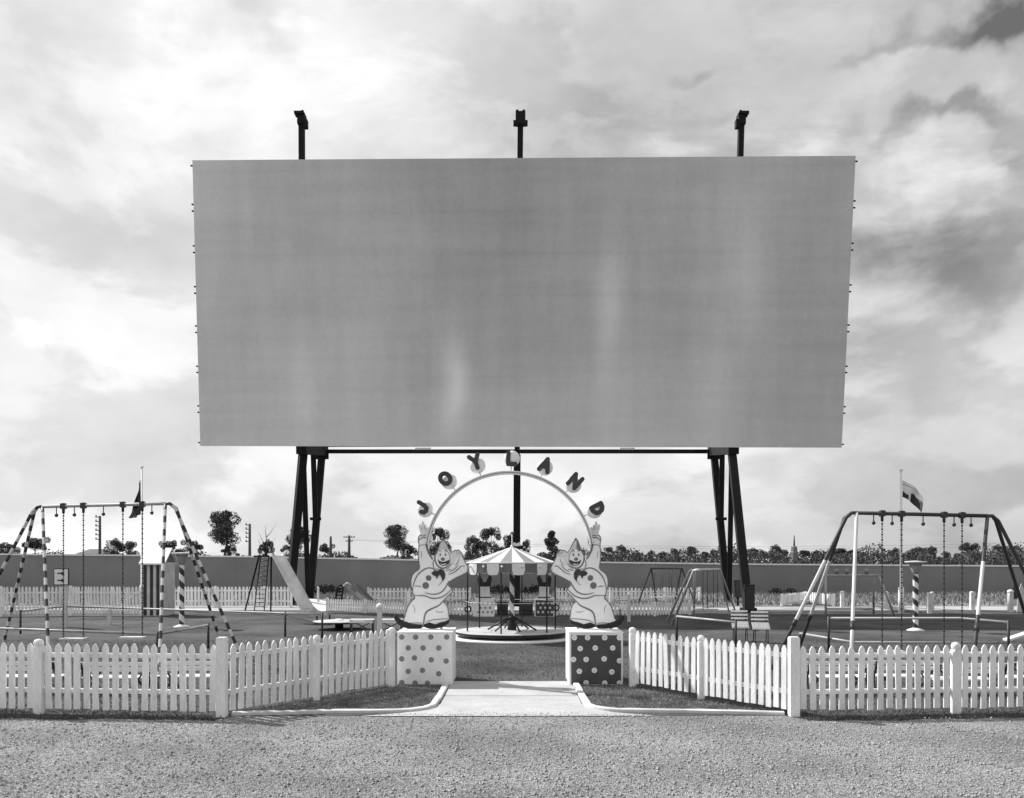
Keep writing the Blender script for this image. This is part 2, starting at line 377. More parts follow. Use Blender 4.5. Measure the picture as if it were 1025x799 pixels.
def small_fence(label, pts, z0, z1, sp, w_, rails, posts=True, ph=None, closed_rail=True, group='low inner picket fences'):
    t = thing('picket_fence', pts[0], label, 'fence', group)
    for a, c in zip(pts, pts[1:]): fence_bay(t, a, c, z0, z1, sp, w_, rails, trim=.05)
    if posts:
        for p in pts:
            b = MB(); hh = ph or z1 + .02; b.box((p[0], p[1], hh / 2), (.1, .1, hh)); b.build('post', picketm, t)
    return t
small_fence('white picket fence behind the striped swing, running up to the striped booth', [G(-90, 618.5), G(0, 617.5), G(70, 616.5), G(142, 617)], .1, 1.2, .135, .085, (.35, .95))
small_fence('white picket fence between the striped booth and the big slide', [G(172, 608), G(215, 608), G(264, 608), G(291, 608)], .08, 1.0, .17, .11, (.3, .8))
small_fence('very low white picket fence between the big slide and the back gateway', [G(327, 612), G(365, 614), G(405, 616), G(474, 617)], .05, .57, .15, .09, (.15, .4), ph=.6)
small_fence('very low white picket fence right of the back gateway, ending at the steel tower', [G(554, 617), G(605, 617), G(655, 617), G(690, 615.5)], .05, .57, .15, .09, (.15, .4), ph=.6)
small_fence('taller far picket fence seen behind the small slide and the pale clown', [G(368, 603.5), G(420, 603.5), G(470, 603.5)], .1, .8, .2, .12, (.25, .6))
small_fence('taller far picket fence seen between the small swings and the carousel', [G(556, 603.5), G(610, 603.5), G(665, 603.5), G(700, 603)], .1, .8, .2, .12, (.25, .6))
small_fence('short low picket pen standing on the track beyond the right swing', [G(782, 607), G(806, 604), G(834, 607)], .05, .6, .22, .16, (.15, .42))

# ------------------------------------------------------------------ boundary fence
WY = 60.0
tops = [(-700, 551), (-300, 553), (0, 555.2), (120, 556.2), (250, 557.6), (318, 559), (420, 561), (600, 563.3), (760, 565.2), (900, 566.2), (1025, 567), (1400, 568), (1800, 568.5)]
bf = thing('boundary_fence', (0, WY, 0), 'long grey sheet boundary fence with white capping across the back of the ground', 'fence')
for (x0, y0), (x1, y1) in zip(tops, tops[1:]):
    a, c = A(x0, y0, WY), A(x1, y1, WY); a.y = c.y = WY
    if x0 < 318 - 1: a.y += 0; 
    b = MB(); ln = c.x - a.x; n = max(2, int(ln / .9)); 
    for i in range(n):
        xa = a.x + ln * i / n; xb = a.x + ln * (i + 1) / n; za = a.z + (c.z - a.z) * i / n; zb = a.z + (c.z - a.z) * (i + 1) / n
        j = random.uniform(-.006, .006); n0 = len(b.v)
        for (xx, yy, zt) in ((xa + .0015, WY + j, za), (xb - .0015, WY + j, zb), (xb - .0015, WY + j + .03, zb), (xa + .0015, WY + j + .03, za)): b.v += [Vector((xx, yy, 0)), Vector((xx, yy, zt))]
        for q in ((0, 2, 3, 1), (2, 4, 5, 3), (4, 6, 7, 5), (6, 0, 1, 7), (1, 3, 5, 7)): b.face([n0 + k for k in q], i % 3)
        b.box(((xa), WY + .08, za / 2), (.08, .08, za - .02), mi=0)
    b.build('sheet_panel', [sheet, MATS.get('fence_sheet_b') or mat('fence_sheet_b', .223, .6, .12, .35), MATS.get('fence_sheet_c') or mat('fence_sheet_c', .227, .6, .12, .35)], bf)
    cpm = MB(); cpm.beam(a + Vector((0, 0, .02)), c + Vector((0, 0, .02)), .12, .1); cpm.build('capping', wallcap, bf)

# ------------------------------------------------------------------ the screen
SY = 42.0
bl, br_ = A(200, 446.5, 42.4), A(842, 448.2, 41.6); tl, tr = A(192, 160.5, 41.0), A(856, 156, 40.2)
def scr_mat():
    m = bpy.data.materials.new('screen_sheet'); m.use_nodes = True; t = m.node_tree; b = t.nodes['Principled BSDF']
    b.inputs['Roughness'].default_value = .6; b.inputs['Specular IOR Level'].default_value = .25
    c = t.nodes.new('ShaderNodeTexCoord')
    def ma(op, a, bb, cl=False):
        n = t.nodes.new('ShaderNodeMath'); n.operation = op; n.use_clamp = cl
        for i, x in enumerate((a, bb)):
            if isinstance(x, (int, float)): n.inputs[i].default_value = x
            else: t.links.new(x, n.inputs[i])
        return n.outputs[0]
    def nz(st, s, d=4):
        mp = t.nodes.new('ShaderNodeMapping'); mp.inputs[3].default_value = st; t.links.new(c.outputs['Object'], mp.inputs[0])
        n = t.nodes.new('ShaderNodeTexNoise'); n.inputs['Scale'].default_value = s; n.inputs['Detail'].default_value = d; t.links.new(mp.outputs[0], n.inputs[0]); return ma('SUBTRACT', n.outputs[0], .5)
    sp = t.nodes.new('ShaderNodeSeparateXYZ'); t.links.new(c.outputs['Object'], sp.inputs[0]); X, Z = sp.outputs[0], sp.outputs[2]
    v = ma('ADD', .575, ma('MULTIPLY', nz((1, 1, .16), .35, 3), .2))
    v = ma('ADD', v, ma('MULTIPLY', nz((1, 1, 1), .12, 2), .2))
    v = ma('ADD', v, ma('MULTIPLY', nz((.09, 1, 1), 1.6, 6), .15))
    v = ma('ADD', v, ma('MULTIPLY', nz((1, 1, .12), 1.6, 6), .12))
    v = ma('ADD', v, ma('MULTIPLY', nz((1, 1, 1), 5, 6), .1))
    wx = ma('ADD', X, ma('MULTIPLY', nz((.3, 1, .5), .5, 2), 1.0))
    for cx, cz, rx, rz, amt in [(-2.9, 10.4, .6, 2.0, .34), (4.3, 14.3, .62, 2.4, .22), (4.3, 9.5, .7, 3.0, .06), (10.6, 15.5, .9, 3.0, .15), (-9.9, 10.0, .6, 2.4, .1), (9.3, 11.0, 1.2, 4.0, .05), (-1.5, 19.5, 6.5, 6.0, -.14), (-13, 12, 5, 12, .09), (0, 6.5, 16, 4, .12), (6, 19, 3, 6, -.04), (13.5, 19, 1.5, 5, -.06)]:  # broad ones paint ground bounce into the colour: darker top, paler foot
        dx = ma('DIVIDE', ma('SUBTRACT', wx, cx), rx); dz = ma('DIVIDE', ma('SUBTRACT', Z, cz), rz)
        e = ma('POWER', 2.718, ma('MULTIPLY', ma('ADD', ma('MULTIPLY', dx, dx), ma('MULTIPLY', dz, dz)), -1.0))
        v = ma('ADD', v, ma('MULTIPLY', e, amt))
    # sheet joints: faint dark lines between the panels
    def lines(co, sp_, w_, amt, off=0):
        q = ma('FRACT', ma('DIVIDE', ma('ADD', co, off), sp_), 0); d = ma('ABSOLUTE', ma('SUBTRACT', q, .5), 0)
        return ma('MULTIPLY', ma('GREATER_THAN', d, .5 - w_ / sp_ / 2), amt)
    v = ma('SUBTRACT', v, lines(Z, 1.87, .06, .022, .4)); v = ma('SUBTRACT', v, lines(X, 2.44, .05, .012)); v = ma('SUBTRACT', v, lines(X, 1.22, .03, .004))
    cc = t.nodes.new('ShaderNodeCombineColor'); [t.links.new(v, cc.inputs[i]) for i in range(3)]; t.links.new(cc.outputs[0], b.inputs['Base Color']); return m
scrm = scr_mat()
scn = thing('drive_in_screen', (0.2, SY, 0), 'huge blank grey outdoor cinema screen held up on dark steel towers behind the playground', 'cinema screen')
b = MB(); nrm = (br_ - bl).cross(tl - bl).normalized(); 
if nrm.y > 0: nrm = -nrm
bk = -nrm * .06
NX, NZ = 26, 12
def SP(u, v): return (bl * (1 - u) + br_ * u) * (1 - v) + (tl * (1 - u) + tr * u) * v
corn = [bl, br_, tr, tl]; b.v = corn + [p + bk for p in corn]
for q in ((0, 1, 2, 3), (7, 6, 5, 4), (0, 4, 5, 1), (1, 5, 6, 2), (2, 6, 7, 3), (3, 7, 4, 0)): b.face(list(q))
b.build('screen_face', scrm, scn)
for v in (.985, .853, .83, .71, .687, .568, .545, .43, .407, .287, .265, .145, .122, .012):
    g = MB(); g.beam(SP(-.0048, v) + bk * 2.6, SP(1.0048, v) + bk * 2.6, .06, .06); g.build('girt', steel, scn)
def tower(sx, xt, xb_top, xfoot, xrear_top, xrear_base, apex_px):
    """columns behind the screen carried down to an open A frame of legs"""
    top = A(apex_px, 119, 41.2); jn = A(xb_top, 452, 42.9)
    c = MB(); c.beam(top, jn, .25, .28); c.build('column', steel, scn)
    hd = MB(); hd.box(top + Vector((0, 0, -.1)), (.34, .4, .4)); hd.box(top + Vector((sx * .12, -.1, .17)), (.34, .4, .12)); hd.box(top + Vector((-sx * .22, -.1, -.3)), (.16, .3, .36)); hd.tube(top + Vector((-sx * .1, -.3, .2)), top + Vector((-sx * .1, .3, .2)), .07); hd.build('column_head', steel, scn)
    foot = G(xfoot, 613.0 if sx > 0 else 605.5); l1 = MB(); l1.beam(jn, foot, .36, .38); l1.build('leg', steel, scn)
    rt = A(xrear_top, 452, 48.0); rb = Vector(((xrear_base - CX) * 47.6 / F, 47.6, 0))
    l2 = MB(); l2.beam(rt, rb, .34, .34); l2.build('leg', steel, scn)
    l3 = MB(); l3.beam(jn, rb + Vector((0, -.3, .1)), .25, .25); l3.build('brace', steel, scn)
    mid = (jn + rt) / 2; l4 = MB(); l4.beam(mid, rt * .48 + rb * .52, .26, .26); l4.build('brace', steel, scn)
    h1 = MB(); h1.beam(jn + Vector((0, -.4, .1)), rt + Vector((0, .4, .1)), .5, .55); h1.build('header', steel, scn)
    bt = A(apex_px, 200, 41.4); ra = MB(); ra.beam(bt + Vector((0, .3, 0)), rt, .3, .3); ra.build('raker', steel, scn)
    gp = MB(); gp.box(rt * .55 + rb * .45 + Vector((0, -.25, 0)), (.6, .04, .16)); gp.build('tie_plate', steel, scn); gp = MB(); gp.box(rt + Vector((0, -.24, -.2)), (.8, .05, .5)); gp.build('gusset_plate', steel, scn)
    fb = MB(); fb.box(foot + Vector((0, 0, .1)), (.6, .6, .2)); fb.build('footing', steel, scn)
    return jn, rt
jl, rl = tower(-1, 0, 303, 289, 322, 309.5, 301.5)
jr, rr_ = tower(1, 0, 732, 748.5, 714, 728, 741.5)
ctop = A(520.5, 117, 41.0); cb = Vector(((516.5 - CX) * 43.6 / F, 43.6, 0)); cm_ = Vector((.25, 43.4, 7.4))
c = MB(); c.beam(ctop, cm_, .26, .28); c.beam(cm_, cb, .34, .34); c.build('column', steel, scn)
hd = MB(); hd.box(ctop + Vector((0, 0, -.1)), (.45, .5, .5)); hd.box(ctop + Vector((0, -.1, -.35)), (.66, .35, .14)); hd.box(ctop + Vector((-.15, 0, .2)), (.12, .3, .12)); hd.box(ctop + Vector((.15, 0, .2)), (.12, .3, .12)); hd.build('column_head', steel, scn)
tb = MB(); tb.beam(rl, rr_, .22, .2); tb.build('tie_beam', steel, scn)
for e, pxg in ((rl, 423), (rr_, 627)):
    q = MB(); q.beam(e + Vector((0, -.2, .28)), Vector((.25, 43.2, 7.85)), .13, .12); q.build('tie_brace', steel, scn)
    gpt = A(pxg, 451.5, 46.5); q = MB(); q.box(gpt + Vector((0, 0, .12)), (.8, .25, .08)); q.build('joint_plate', white, scn)
# control cabinets at the right hand foot
ft = G(748.5, 613)
cb_ = thing('metal_cabinet', G(738, 606.5), 'dark metal cabinet on a post beside the right screen tower', 'cabinet', 'cabinets at the tower foot')
q = MB(); q.box(G(738, 606.5) + Vector((0, 0, .85)), (.35, .3, .85)); q.build('body', black, cb_)
q = MB(); q.tube(G(738, 606.5), G(738, 606.5) + Vector((0, 0, .43)), .06); q.build('post', black, cb_)
q = MB(); q.box(G(738, 606.5) + Vector((0, -.16, .85)), (.29, .015, .75)); q.build('door', tubed, cb_)
cb2 = thing('metal_cabinet', ft + Vector((-.12, -.55, 0)), 'tall dark metal cabinet standing against the right tower leg', 'cabinet', 'cabinets at the tower foot')
p0 = ft + Vector((-.12, -.55, 0)); q = MB(); q.box(p0 + Vector((0, 0, .62)), (.42, .3, 1.22)); q.build('body', black, cb2)
q = MB(); q.box(p0 + Vector((0, -.16, .65)), (.35, .015, 1.0)); q.build('door', tubed, cb2)

# ------------------------------------------------------------------ gateway boxes and clowns
BW, BD, BH = 1.0, 1.1, .95
def dotbox(cx, fy, dark, wd, dp, ht, dots, r, label, group, s=1):
    t = thing('spotted_box', (cx, fy + dp / 2, 0), label, 'box', group)
    base_m, dot_m = (redp, white) if dark else (clownw, grey)
    fr_m = white
    b = MB(); b.box((cx, fy + dp / 2, ht / 2), (wd, dp, ht)); b.build('body', [fr_m], t)
    b = MB(); ins = .035 * s if dark else .0
    b.prism([(cx - wd / 2 + ins, .02 * s), (cx + wd / 2 - ins, .02 * s), (cx + wd / 2 - ins, ht - ins), (cx - wd / 2 + ins, ht - ins)], fy - .006, fy - .001, 0)
    for (u, v) in dots:
        X = cx - wd / 2 + u * wd; Z = ht - v * ht
        n = 20; P = [(X + r * random.uniform(.97, 1.03) * math.cos(2 * math.pi * k / n), Z + r * math.sin(2 * math.pi * k / n)) for k in range(n)]
        P = [(min(max(x_, cx - wd / 2 + ins), cx + wd / 2 - ins), min(max(z_, .022), ht - ins)) for x_, z_ in P]
        b.prism(P, fy - .009, fy - .0065, 1)
        if dark: b.prism([(X + (px - X) * .4, Z + (pz - Z) * .4) for px, pz in P], fy - .012, fy - .0095, 2)
    b.build('front_panel', [base_m, dot_m, oldwhite], t)
    lid = MB(); lid.box((cx, fy + dp / 2, ht + .012), (wd + .02, dp + .02, .022)); lid.build('lid', white, t)
    return t
dl = [(70, 120), (117, 120), (168, 120), (222, 120), (92, 155), (142, 155), (195, 155), (70, 190), (113, 187), (170, 193), (220, 197), (92, 230), (140, 227), (195, 238), (70, 266), (115, 268), (157, 268)]
dl = [((x - 55) / 185, (y - 108) / 167) for x, y in dl]
drt = [(615, 122), (660, 122), (718, 122), (768, 122), (635, 157), (686, 155), (745, 155), (612, 192), (655, 192), (716, 190), (768, 196), (632, 230), (683, 227), (742, 232), (655, 267), (718, 268), (768, 268)]
drt = [((x - 598) / 182, (y - 108) / 167) for x, y in drt]
BLX = (424.6 - CX) / F * 16.24; BRX = (596.2 - CX) / F * 16.24
dotbox(BLX, 16.24, False, BW, BD, BH, dl, .05, 'pale box with grey spots under the left clown of the entrance', 'spotted gateway boxes')
dotbox(BRX, 16.24, True, .98, BD, BH, drt, .05, 'dark box with white spots under the right clown of the entrance', 'spotted gateway boxes')

CYP = 17.0
def U(u, v): return ((390 + u / 6.66 - CX) * CYP / F, H + (HY - (515 + v / 6.66)) * CYP / F - .012)
OUT = [(203, 132), (199, 108), (190, 84), (192, 62), (202, 60), (208, 78), (209, 56), (216, 40), (226, 44), (230, 70), (236, 62), (242, 66), (242, 84), (250, 78), (262, 84), (263, 100), (254, 118), (268, 126), (283, 136), (286, 156), (279, 192), (262, 208), (259, 238), (268, 264), (290, 268), (308, 262), (316, 240), (328, 205), (340, 172), (350, 160), (362, 166), (380, 200), (394, 232), (408, 250), (420, 244), (434, 232), (446, 240), (452, 230), (462, 236), (470, 248), (484, 258), (482, 276), (500, 312), (522, 352), (524, 374), (506, 392), (470, 408), (430, 424), (400, 442), (386, 468), (404, 480), (418, 496), (416, 512), (396, 530), (372, 552), (352, 578), (372, 592), (386, 620), (390, 660), (394, 690), (398, 706), (382, 728), (340, 748), (290, 756), (244, 752), (222, 740), (208, 754), (160, 754), (100, 752), (54, 728), (30, 694), (28, 674), (42, 670), (56, 690), (80, 706), (96, 690), (104, 650), (112, 622), (130, 590), (152, 562), (166, 544), (150, 520), (150, 500), (140, 478), (138, 440), (146, 404), (164, 382), (200, 358), (192, 320), (186, 256), (194, 200), (186, 166), (190, 144)]
def mirror(p): return (2 * 509.5 - 780) * 6.66 - p[0] if False else ((2 * 509.5 - 2 * 390) * 6.66 - p[0])
def clown(mir, label):
    fl_ = (lambda p: (mirror(p), p[1])) if mir else (lambda p: p)
    def P(l): return [U(*fl_(p)) for p in l]
    bx = BRX if mir else BLX
    t = thing('clown_cutout', (bx, CYP, BH + .02), label, 'clown cutout', 'clown cutouts over the entrance')
    y = CYP
    def smooth(l, it=2, closed=True):
        for _ in range(it):
            o = []; n = len(l)
            for i in range(n if closed else n - 1):
                a, c = l[i], l[(i + 1) % n]; o += [(a[0] * .75 + c[0] * .25, a[1] * .75 + c[1] * .25), (a[0] * .25 + c[0] * .75, a[1] * .25 + c[1] * .75)]
            l = o if closed else [l[0]] + o + [l[-1]]
        return l
    def poly(l, mi, d, b, sm=1): b.prism(P(smooth(l, sm)), y - d - .004, y - d + .0005 if d > .003 else y, mi)
    def stroke(l, wd, mi, b, d=.0045, taper=True):
        l = smooth(l, 2, False); n = len(l); Lf, Rt = [], []
        for i, p in enumerate(l):
            a = l[max(i - 1, 0)]; c = l[min(i + 1, n - 1)]; dx, dy = c[0] - a[0], c[1] - a[1]; q = math.hypot(dx, dy) or 1
            ww = wd / 2 * ((.35 + .65 * math.sin(math.pi * (i + .5) / n)) if taper else 1)
            Lf.append((p[0] - dy / q * ww, p[1] + dx / q * ww)); Rt.append((p[0] + dy / q * ww, p[1] - dx / q * ww))
        b.prism(P(Lf + Rt[::-1]), y - d - .003, y - d, mi)
    def ell(cx, cy, rx, ry, rot, mi, d, b, n=24):
        c_, s_ = math.cos(rot), math.sin(rot)
        l = [(cx + rx * math.cos(2 * math.pi * k / n) * c_ - ry * math.sin(2 * math.pi * k / n) * s_, cy + rx * math.cos(2 * math.pi * k / n) * s_ + ry * math.sin(2 * math.pi * k / n) * c_) for k in range(n)]
        b.prism(P(l), y - d - .003, y - d, mi)
    b = MB(); b.prism(P(smooth(OUT, 1)), y, y + .03, 0, 1)
    for l, wd in [([(238, 176), (246, 222), (262, 262), (284, 296)], 13), ([(190, 170), (208, 152), (236, 148), (258, 164), (272, 186)], 7),
                  ([(192, 206), (222, 196), (256, 206)], 4),
                  ([(150, 500), (158, 450), (178, 404), (214, 368), (256, 350), (290, 358), (312, 374)], 8),
                  ([(164, 474), (190, 474), (206, 480)], 5),
                  ([(232, 518), (276, 530), (322, 526), (354, 506), (374, 476), (388, 446), (400, 438)], 8),
                  ([(150, 538), (196, 536), (236, 538), (262, 552), (300, 558), (340, 550), (372, 532), (398, 506), (412, 492)], 8),
                  ([(108, 648), (118, 604), (142, 574), (168, 552)], 7), ([(352, 572), (330, 602), (284, 622), (246, 640), (230, 668), (226, 704), (218, 742)], 11),
                  ([(388, 396), (420, 388), (452, 362), (478, 336), (498, 344)], 6), ([(300, 372), (286, 340), (286, 310), (304, 286)], 5),
                  ([(400, 252), (418, 276), (414, 312), (396, 344), (372, 362)], 6), ([(394, 380), (432, 360), (454, 330)], 5),
                  ([(234, 716), (270, 700), (330, 694), (390, 690)], 5), ([(92, 716), (130, 722), (180, 718), (214, 722)], 5), ([(386, 470), (404, 484), (414, 502)], 4), ([(296, 366), (312, 356), (324, 366), (338, 358)], 4), ([(368, 366), (384, 372), (392, 360), (406, 364)], 4), ([(460, 290), (452, 316), (432, 336)], 4), ([(204, 240), (212, 262), (208, 286)], 3), ([(150, 600), (166, 622), (162, 650)], 3), ([(300, 640), (330, 650), (356, 644)], 3), ([(320, 470), (342, 452), (352, 424)], 3), ([(196, 142), (206, 134), (218, 142), (230, 132), (242, 142), (254, 132), (268, 142)], 4), ([(236, 742), (250, 732), (266, 742), (284, 734), (300, 744)], 3),
                  ([(512, 356), (516, 376), (500, 390), (450, 412), (404, 436)], 5)]:
        stroke(l, wd, 2, b)
    stroke(OUT[23:] + OUT[:1], 6, 2, b, .0075, False)
    # loose outline painted just inside the sawn edge
    sm_ = smooth(OUT, 1); cx0 = sum(p[0] for p in sm_) / len(sm_); 
    for i in range(18, len(sm_) - 1, 1): pass
    b.build('figure_board', [clownw, oldwhite, clowne], t)
    hb = MB(); ell(348, 290, 54, 70, -.12, 0, .002, hb); hb.build('head_outline', [clowne], t)
    hb = MB(); ell(350, 288, 47, 62, -.12, 0, .0055, hb)
    poly([(316, 292), (328, 306), (352, 314), (378, 306), (396, 296), (394, 318), (374, 338), (348, 342), (326, 326)], 1, .009, hb)
    poly([(330, 322), (352, 328), (378, 320), (368, 334), (348, 337)], 2, .0135, hb)
    for ex in (334, 370): ell(ex, 262, 8, 13, 0, 2, .009, hb, 14); ell(ex + 1, 266, 4, 7, 0, 1, .0125, hb, 10); stroke([(ex - 9, 244), (ex, 236), (ex + 9, 243)], 4, 1, hb, .009)
    stroke([(322, 282), (318, 272), (324, 266)], 3, 2, hb, .009)
    hb.build('face', [clownf, darkp, oldwhite], t)
    nb = MB(); ell(352, 294, 13, 11, 0, 0, .0135, nb, 16); nb.build('nose', [midgrey], t)
    ht = MB(); poly([(322, 240), (334, 196), (348, 160), (364, 176), (384, 230), (354, 228)], 0, .004, ht, 0)
    poly([(322, 240), (330, 208), (346, 164), (350, 228), (340, 232)], 1 if mir else 0, .0085, ht, 0)
    ell(354, 162, 9, 9, 0, 1, .0085, ht, 12); ht.build('hat', [oldwhite, midgrey], t)
    ha = MB(); poly([(400, 246), (426, 262), (436, 300), (418, 340), (404, 320), (414, 284)], 0, .004, ha); ha.build('hair', [clowng], t)
    for cx_, cy_, r_ in ((257, 420, 19), (237, 470, 22)):
        q = MB(); ell(cx_, cy_, r_, r_, 0, 0, .004, q, 20); q.build('button', [midgrey], t)
    bo = MB(); poly([(274, 388), (292, 372), (318, 372), (336, 360), (356, 364), (368, 392), (366, 420), (350, 444), (344, 420), (332, 398), (320, 408), (312, 428), (304, 408), (286, 402)], 0, .009, bo, 0); bo.build('bow_tie', [darkp], t)
    hd_ = MB(); poly([(203, 132), (199, 108), (192, 84), (193, 64), (202, 62), (209, 82), (211, 58), (217, 42), (225, 46), (229, 72), (236, 64), (241, 68), (241, 88), (250, 80), (260, 86), (261, 98), (252, 118), (248, 132)], 0, .004, hd_, 0)
    stroke([(209, 82), (214, 98)], 3, 1, hd_, .0085); stroke([(229, 72), (228, 96)], 3, 1, hd_, .0085); stroke([(241, 88), (238, 104)], 3, 1, hd_, .0085)
    hd_.build('hand', [clowng, clowne], t)
    h2 = MB(); poly([(424, 258), (434, 236), (444, 242), (452, 232), (462, 238), (470, 250), (482, 260), (480, 276), (456, 284), (432, 280)], 0, .004, h2, 0)
    stroke([(444, 242), (446, 262)], 3, 1, h2, .0085); stroke([(460, 240), (458, 262)], 3, 1, h2, .0085); stroke([(472, 254), (464, 268)], 3, 1, h2, .0085); h2.build('hand', [clowng, clowne], t)
    s1 = MB(); poly([(28, 674), (44, 668), (62, 688), (96, 708), (150, 726), (216, 730), (208, 756), (150, 757), (96, 752), (54, 730), (32, 700)], 0, .009, s1, 0); s1.build('shoe', [black], t)
    s2 = MB(); poly([(226, 728), (260, 716), (300, 728), (340, 714), (370, 708), (398, 692), (390, 722), (350, 746), (296, 756), (246, 753), (224, 744)], 0, .009, s2, 0); s2.build('shoe', [black], t)
    bc = MB()
    for px in ((120, 600) if True else ()):
        X, Z = U(*fl_((px if px == 120 else 340, 620))); 
        bc.beam((X, y + .05, BH + .022), (X, y + .05, BH + .75), .05, .04); bc.beam((X, y + .07, BH + .7), (X, y + .45, BH + .03), .04, .04)
    bc.build('prop', oldwhite, t)
    return t
clown(False, 'painted clown cutout standing on the pale spotted box, one arm raised to the arch')
clown(True, 'painted clown cutout standing on the dark spotted box, one arm raised to the arch')

# ------------------------------------------------------------------ arch with lettered balls
AY = 16.93; k_ = AY / F
def AP(px, py, y=AY): return Vector(((px - CX) * k_, y, H + (HY - py) * k_))
arch = thing('letter_arch', AP(509, 545), 'thin white arch of lettered balls spanning the two clowns', 'arch')
b = MB(); pts = []
for i in range(61):
    a = math.pi * (.955 - .91 * i / 60); pts.append((509.2 + 83.3 * math.cos(a), 556.5 - 83.3 * math.sin(a)))
# flat bent hoop, a band with square section
n0 = 0; P = [AP(*p) for p in pts]
for i, p in enumerate(P):
    d = (P[min(i + 1, 60)] - P[max(i - 1, 0)]).normalized(); nn = Vector((-d.z, 0, d.x))
    for a, c in ((-.032, -.05), (.032, -.05), (.032, .05), (-.032, .05)): b.v.append(p + nn * a + Vector((0, c, 0)))
for i in range(60):
    for k in range(4): a = i * 4 + k; c = i * 4 + (k + 1) % 4; b.face([a, a + 4, c + 4, c])
b.face([0, 1, 2, 3]); b.face([243, 242, 241, 240]); b.build('hoop', [white], arch)
b2 = MB()
for rr2, yy in ((-.032, -.0535), (.0, -.0535)):
    pass
b2.path([p + Vector((0, -.056, 0)) for p in P], .008, 6); b2.build('trim_line', [grey], arch)
def letter(ch, px, py, rot):
    """chunky round ended strokes, unit height .34"""
    S = {'J': [[(.07, .1), (.07, -.04), (.04, -.11), (-.02, -.13), (-.08, -.1), (-.09, -.05)]],
         'O': [[(.105 * math.sin(2 * math.pi * k / 20), .12 * math.cos(2 * math.pi * k / 20)) for k in range(21)]],
         'Y': [[(-.1, .14), (0, .0), (0, -.14)], [(.1, .14), (.01, .01)]], 'L': [[(-.06, .14), (-.06, -.12), (.1, -.12)]],
         'A': [[(-.1, -.14), (0, .13), (.1, -.14)], [(-.05, -.05), (.05, -.05)]], 'N': [[(-.09, -.14), (-.09, .13), (.09, -.13), (.09, .14)]],
         'D': [[(-.08, -.12), (-.08, .12), (.0, .115), (.07, .07), (.09, 0), (.07, -.07), (.0, -.115), (-.07, -.12)]]}[ch]
    b = MB(); hw = .048
    for si, st in enumerate(S):
        for k, (p, q) in enumerate(zip(st, st[1:])):
            a = math.atan2(q[1] - p[1], q[0] - p[0]); out_ = []
            for m in range(9): t_ = a + math.pi / 2 + math.pi * m / 8; out_.append((p[0] + hw * math.cos(t_), p[1] + hw * math.sin(t_)))
            for m in range(9): t_ = a - math.pi / 2 + math.pi * m / 8; out_.append((q[0] + hw * math.cos(t_), q[1] + hw * math.sin(t_)))
            dd = .0011 * (k + 4 * si); b.prism(out_, -.05 - dd, -.012)
    pos = AP(px, py, AY - .02) - wloc(arch)
    b.transform(Matrix.Translation(pos + wloc(arch)) @ Matrix.Rotation(rot, 4, 'Y') @ Matrix.Diagonal((.86, 1, .86, 1))); return b
for ch, lx, ly, bx_, by_ in (('J', 421.5, 508, 425, 510), ('O', 445.5, 479.5, 449, 482), ('Y', 475.5, 462.5, 477.5, 466), ('L', 511, 459.5, 512, 459), ('A', 545.5, 465.5, 545, 468), ('N', 575, 482, 573.5, 485.5), ('D', 597.5, 509.5, 594.5, 511)):
    rot = math.atan2(lx - 509.2, 556.5 - ly)
    q = MB(); q.ball(AP(bx_, by_, AY + .03), .152, 24, 16, 0, (1, .6, 1)); ball = q.build('ball', [white], arch)
    letter(ch, lx, ly, rot).build('letter', [lettm], ball)
    dirv = Vector((math.sin(rot), 0, math.cos(rot))); c0 = AP(509.2, 556.5); s = MB()
    s.tube(c0 + dirv * (83.3 * k_), AP(bx_, by_, AY + .0) , .012, seg=6); s.build('stem', [oldwhite], arch)

# ------------------------------------------------------------------ carousel
CC = Vector((0.0, 25.75, 0))
car = thing('carousel', CC, 'small carousel with a striped canopy and open round deck beyond the entrance', 'carousel')
b = MB(); b.lathe([(1.0, 0), (1.8, 0), (1.82, .02), (1.82, .06), (1.78, .075), (.8, .08)], CC, 48); b.build('base_ring', white, car)
b = MB(); b.lathe([(.01, .14), (1.6, .14), (1.66, .17), (1.66, .235), (1.6, .245), (.01, .255)], CC, 48, fm=lambda i, k: 1 if i < 3 else 0); b.lathe([(1.1, .09), (1.1, .15)], CC, 32, mi=1); b.build('deck', [deckm, black], car)
def rimz(): return 2.2
seg = 48
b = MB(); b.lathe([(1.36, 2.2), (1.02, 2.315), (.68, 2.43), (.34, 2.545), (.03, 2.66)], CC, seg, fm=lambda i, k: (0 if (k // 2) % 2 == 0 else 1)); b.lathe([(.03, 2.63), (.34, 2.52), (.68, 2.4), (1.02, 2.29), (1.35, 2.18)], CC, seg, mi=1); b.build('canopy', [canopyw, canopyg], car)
b = MB(); ns = 24
for s in range(ns):
    wht = s % 2 == 0; a0 = 2 * math.pi * s / ns; m = 8; n0 = len(b.v); rr0 = 1.37 if not wht else 1.385
    for j in range(m + 1):
        a = a0 + 2 * math.pi / ns * j / m; u = j / m
        dz = (.3 + .035 * math.sin(math.pi * u) ** .5) if wht else .27
        if wht and u in (0, 1): dz = .2
        for z in (2.2, 2.2 - dz): b.v.append(CC + Vector((rr0 * math.cos(a), rr0 * math.sin(a), z)))
    for j in range(m): k = n0 + j * 2; b.face([k, k + 1, k + 3, k + 2], 0 if wht else 1)
b.build('valance', [canopyw, midgrey], car)
b = MB()
for s in range(16):
    a = 2 * math.pi * s / 16 + math.pi / 16; b.ball(CC + Vector((1.42 * math.cos(a), 1.42 * math.sin(a), 2.1)), .035, 8, 5)
b.build('rim_bulbs', [white], car)
